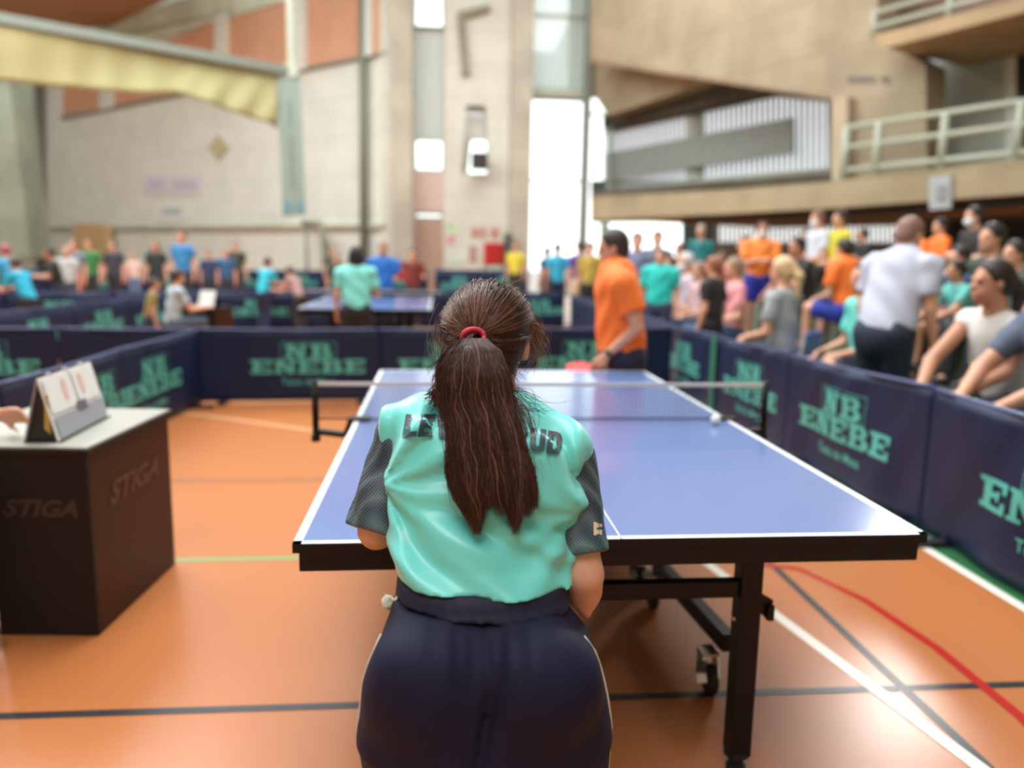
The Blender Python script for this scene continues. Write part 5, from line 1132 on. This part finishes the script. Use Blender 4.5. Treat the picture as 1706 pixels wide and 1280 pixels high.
# middle of the stand, seen between the man in orange and the folded arms boy
T(1188, 444, 8.0, 40, 'person in black jacket standing behind the barrier left of the folded arms boy', (40, 40, 42), (36, 36, 42), (140, 92, 58), ground=0, arms=('down', 'down'))
T(1101, 428, 10.2, 150, 'player in bright teal shirt standing behind the man in orange', (36, 196, 186), (60, 66, 90), (56, 46, 52), ground=0, bulk=1.2)
S(1142, 438, 9.2, 95, 'masked person with pale cap in lilac shirt', (196, 180, 190), (70, 90, 110), (206, 200, 196), mask=True, s=.9)
S(1222, 448, 8.6, 90, 'child in pink T-shirt left of the blue shorts', (230, 150, 156), (50, 74, 100), (150, 124, 104), s=.75)
S(1203, 430, 9.9, 95, 'person in dull red top behind the child in pink', (164, 70, 70), (70, 70, 80), (110, 84, 70))
T(1062, 402, 11.0, 170, 'person in blue grey shirt behind the man in orange', (118, 128, 156), (60, 60, 70), (58, 44, 44), ground=0)
T(1096, 398, 12.5, 175, 'person in grey top against the bright opening', (120, 116, 124), (60, 60, 70), (70, 60, 62), ground=0)
T(1168, 386, 12.2, 140, 'person in dark teal top standing near the green pillar', (30, 112, 112), (50, 56, 60), (150, 150, 140), s=.9)
S(1240, 408, 10.6, 90, 'person in brown grey top between the pink child and the folded arms boy', (130, 110, 100), (60, 60, 66), (90, 60, 48))
S(1132, 416, 11.4, 100, 'person in faded rose top in the upper left of the stand', (186, 138, 130), (80, 80, 90), (120, 86, 76), s=.9)
S(1116, 442, 10.4, 100, 'person in cream top left of the lilac shirt', (206, 196, 180), (80, 84, 96), (110, 80, 64), s=.85)
S(1165, 452, 8.9, 95, 'person in pale rose blouse beside the black jacket', (214, 176, 176), (44, 60, 84), (150, 110, 92), s=.85)
S(1652, 398, 9.4, 95, 'person in green black top at the dark right end of the stand', (52, 64, 54), (40, 44, 46), (36, 30, 28))
# far end of the hall
fg = 'people at the far end of the hall'
T(929, 415, 15.9, 5, 'person in cyan shirt seen from behind in front of the tall window', (54, 172, 206), (36, 44, 56), (96, 70, 60), fg, ground=0)
T(911, 420, 17.6, 40, 'person in dark top left of the cyan shirt', (48, 44, 48), (60, 58, 60), (60, 44, 38), fg, ground=0)
T(859, 412, 20.5, 160, 'person in yellow vest beside the red hose cabinet', (214, 196, 60), (50, 48, 40), (110, 84, 80), fg, ground=0)
T(966, 412, 15.6, 20, 'person in purple shirt and pale trousers partly behind the man in orange', (96, 70, 156), (208, 198, 164), (70, 50, 46), fg, ground=0)
T(984, 414, 14.7, 170, 'person in mustard shirt and black trousers right behind the man in orange', (186, 158, 70), (44, 42, 42), (70, 50, 44), fg, ground=0)
T(593, 426, 8.9, 2, 'player with black hair in mint shirt seen from behind at the second table', (128, 218, 204), (28, 28, 32), (30, 26, 24), fg, ground=0, arms=('down', 'ready'), lean=.12, bulk=1.12, legs='shorts', hair='long')
bm_, gb, sb_ = T(638, 416, 12.2, 176, 'man in blue shirt facing us beyond the second table', (36, 104, 184), (30, 34, 48), (120, 80, 66), fg, ground=0, arms=('ready', 'down'), bulk=1.2, sk='b')
T(687, 424, 14.6, 185, 'dark haired kid in dark red top right of the blue shirt', (120, 48, 46), (50, 50, 54), (36, 32, 30), fg, ground=0, arms=('ready', 'ready'))
T(447, 438, 13.6, -40, 'small player in cyan shirt left of the second table', (48, 186, 206), (36, 44, 76), (96, 64, 56), fg, ground=0, arms=('reach', 'reach'), lean=.25)
T(482, 452, 13.4, 60, 'crouching person in rose grey top beside the small cyan player', (176, 140, 136), (46, 44, 46), (90, 66, 58), fg, ground=0, lean=.5, arms=('reach', 'reach'))
T(302, 396, 16.6, 170, 'tall man in blue shirt standing at the left wall', (52, 128, 184), (40, 44, 56), (110, 78, 64), fg, ground=0)
T(258, 410, 17.6, 180, 'person in black green top left of the tall man in blue', (36, 46, 42), (36, 38, 42), (64, 52, 46), fg, ground=0, hair='long')
T(392, 410, 19.0, 200, 'slim person in dark olive top near the middle of the left wall', (54, 58, 48), (50, 50, 54), (90, 74, 66), fg, ground=0)
T(376, 422, 18.0, 190, 'small person in steel blue top beside the slim dark person', (44, 88, 126), (44, 48, 60), (110, 80, 70), fg, ground=0)
T(347, 424, 18.5, 190, 'small person in navy top left of the steel blue one', (40, 56, 92), (44, 48, 60), (80, 62, 54), fg, ground=0)
T(187, 410, 17.5, 175, 'person in dark slate top in front of the plywood board', (52, 56, 66), (40, 42, 46), (70, 56, 48), fg, ground=0)
T(147, 408, 16.8, 175, 'person in green T-shirt left of the plywood board', (52, 124, 66), (36, 52, 48), (96, 66, 52), fg, ground=0)
T(121, 410, 16.2, 180, 'person in blue grey top with dark red trousers', (110, 116, 136), (130, 44, 56), (130, 80, 74), fg, ground=0)
T(110, 420, 14.8, 185, 'person in pale grey top left of the dark red trousers', (186, 192, 190), (60, 70, 90), (150, 130, 116), fg, ground=0)
T(82, 422, 13.2, 120, 'person in black shirt with bare forearms at the far left', (34, 40, 38), (36, 44, 62), (40, 34, 30), fg, ground=0, arms=('reach', 'reach'), lean=.2, sk='b')
T(8, 418, 12.6, 60, 'person with dull red cap in cyan shirt at the left frame edge', (54, 150, 190), (32, 44, 70), (160, 80, 84), fg, ground=0, arms=('ready', 'ready'), lean=.15)
T(24, 440, 11.0, 70, 'person in turquoise shirt bending forward at the left frame edge', (36, 168, 196), (38, 38, 42), (70, 52, 46), fg, ground=0, arms=('reach', 'reach'), lean=.4)
T(222, 428, 19.5, 180, 'small person in pale rose top left of the black green one', (206, 178, 164), (90, 110, 140), (140, 110, 96), fg, ground=0)
T(553, 418, 22.0, 180, 'distant person in dark grey green top by the stair rail', (70, 78, 66), (60, 62, 60), (90, 84, 72), fg, ground=0)
T(560, 432, 16.0, 180, 'person in dark green top just left of the black haired player', (48, 64, 56), (44, 48, 50), (80, 76, 66), fg, ground=0)
# official at the far desk
u_, gu, su = person(296, 462, 9.6, -50, 'seated official with black top and pale sleeves at the far desk', (170, 184, 190), (74, 88, 104), (60, 40, 32), fg, seat=.46, pose='sit', arms=('reach', 'reach'), lean=.15)
T(258, 474, 9.9, -70, 'child in ochre top next to the seated official', (150, 128, 70), (50, 56, 80), (70, 52, 44), fg, ground=0, lean=.2)
fd_ = at_z(345, 548, .0)
# --- umpire of our own table, mostly left of the frame
um = person(-330, 520, 2.56, -80, 'umpire in white shirt whose hand reaches in at the left frame edge', (226, 226, 222), (50, 54, 66), (60, 46, 40), 'officials', seat=.44, pose='sit', arms=('umpire', 'lap'), lean=.12, h=.011, eyes=True)
um[0].location = um[0].location+Vector((-.03, .06, .0))
print('UMP hand', [tuple(np.round((rootmat(um[0]) @ Vector(um[1]['_S'][s][2])), 3)) for s in (-1, 1)], 'want', at_z(4, 702, .77))
print('OM hand', [tuple(np.round((rootmat(om) @ Vector(g['_S'][s][2])), 3)) for s in (-1, 1)], 'want', at_d(985, 588, 4.6))

# blue chair under the blond child, desk of the far umpire
bc = [o for o in COL.objects if o.get('label', '').startswith('blond child')][0]
ch = empty('plastic_chair', (bc.location.x, bc.location.y, 0), bc.rotation_euler.z, 'blue plastic chair with metal legs under the blond child', 'chair'); cb = mat('chair_blue', (66, 104, 182), rough=.4)
mb = MB(); mb.box((-.21, -.2, .375), (.21, .24, .40)); mb.build('seat', cb, ch, bevel=.01)
mb = MB(); mb.prism([(-.2, -.24, .44), (.2, -.24, .44), (.2, -.30, .74), (.12, -.31, .78), (-.12, -.31, .78), (-.2, -.30, .74)], (0, .02, .004)); mb.build('backrest', cb, ch, bevel=.008)
for sx in (-1, 1):
    mb = MB(); mb.tube([(sx*.19, .2, .38), (sx*.21, .24, 0)], .011, 8); mb.build('leg', pale_steel, ch, smooth=True)
    mb = MB(); mb.tube([(sx*.19, -.29, .72), (sx*.19, -.22, .40), (sx*.21, -.30, 0)], .011, 8); mb.build('leg', pale_steel, ch, smooth=True)
q = at_d(342, 520, 9.9); fd = empty('umpire_desk', (q[0], q[1], 0), -.25, 'small dark umpire desk of the second court in front of the back row barriers', 'desk')
mb = MB(); mb.box((-.22, -.16, .68), (.22, .3, .71)); mb.build('desk_top', desk_black, fd)
mb = MB(); mb.box((-.22, -.15, 0), (.22, -.13, .68)); mb.build('front_panel', desk_black, fd)
mb = MB(); mb.box((.2, -.13, 0), (.22, .28, .68)); mb.build('side_panel', brown_black, fd)
f2 = empty('flip_scoreboard', (q[0]+.05, q[1], .71), -.35, 'small pale flip scoreboard on the far umpire desk', 'scoreboard')
mb = MB(); mb.prism([(-.11, -.08, 0), (.11, -.08, 0), (.11, -.004, .2), (-.11, -.004, .2)], (0, .006, 0)); mb.build('card', card, f2)
mb = MB(); mb.prism([(-.11, .08, 0), (.11, .08, 0), (.11, .004, .2), (-.11, .004, .2)], (0, -.006, 0)); mb.build('back_card', bkm, f2)
wr = rootmat(bm_) @ Vector(gb['_S'][-1][2])
racket(tuple(wr+Vector((.10, -.12, .05))), (-.6, .5, -.3), (.2, -1, .1), 'red racket in the hand of the man in blue shirt', (206, 36, 44))
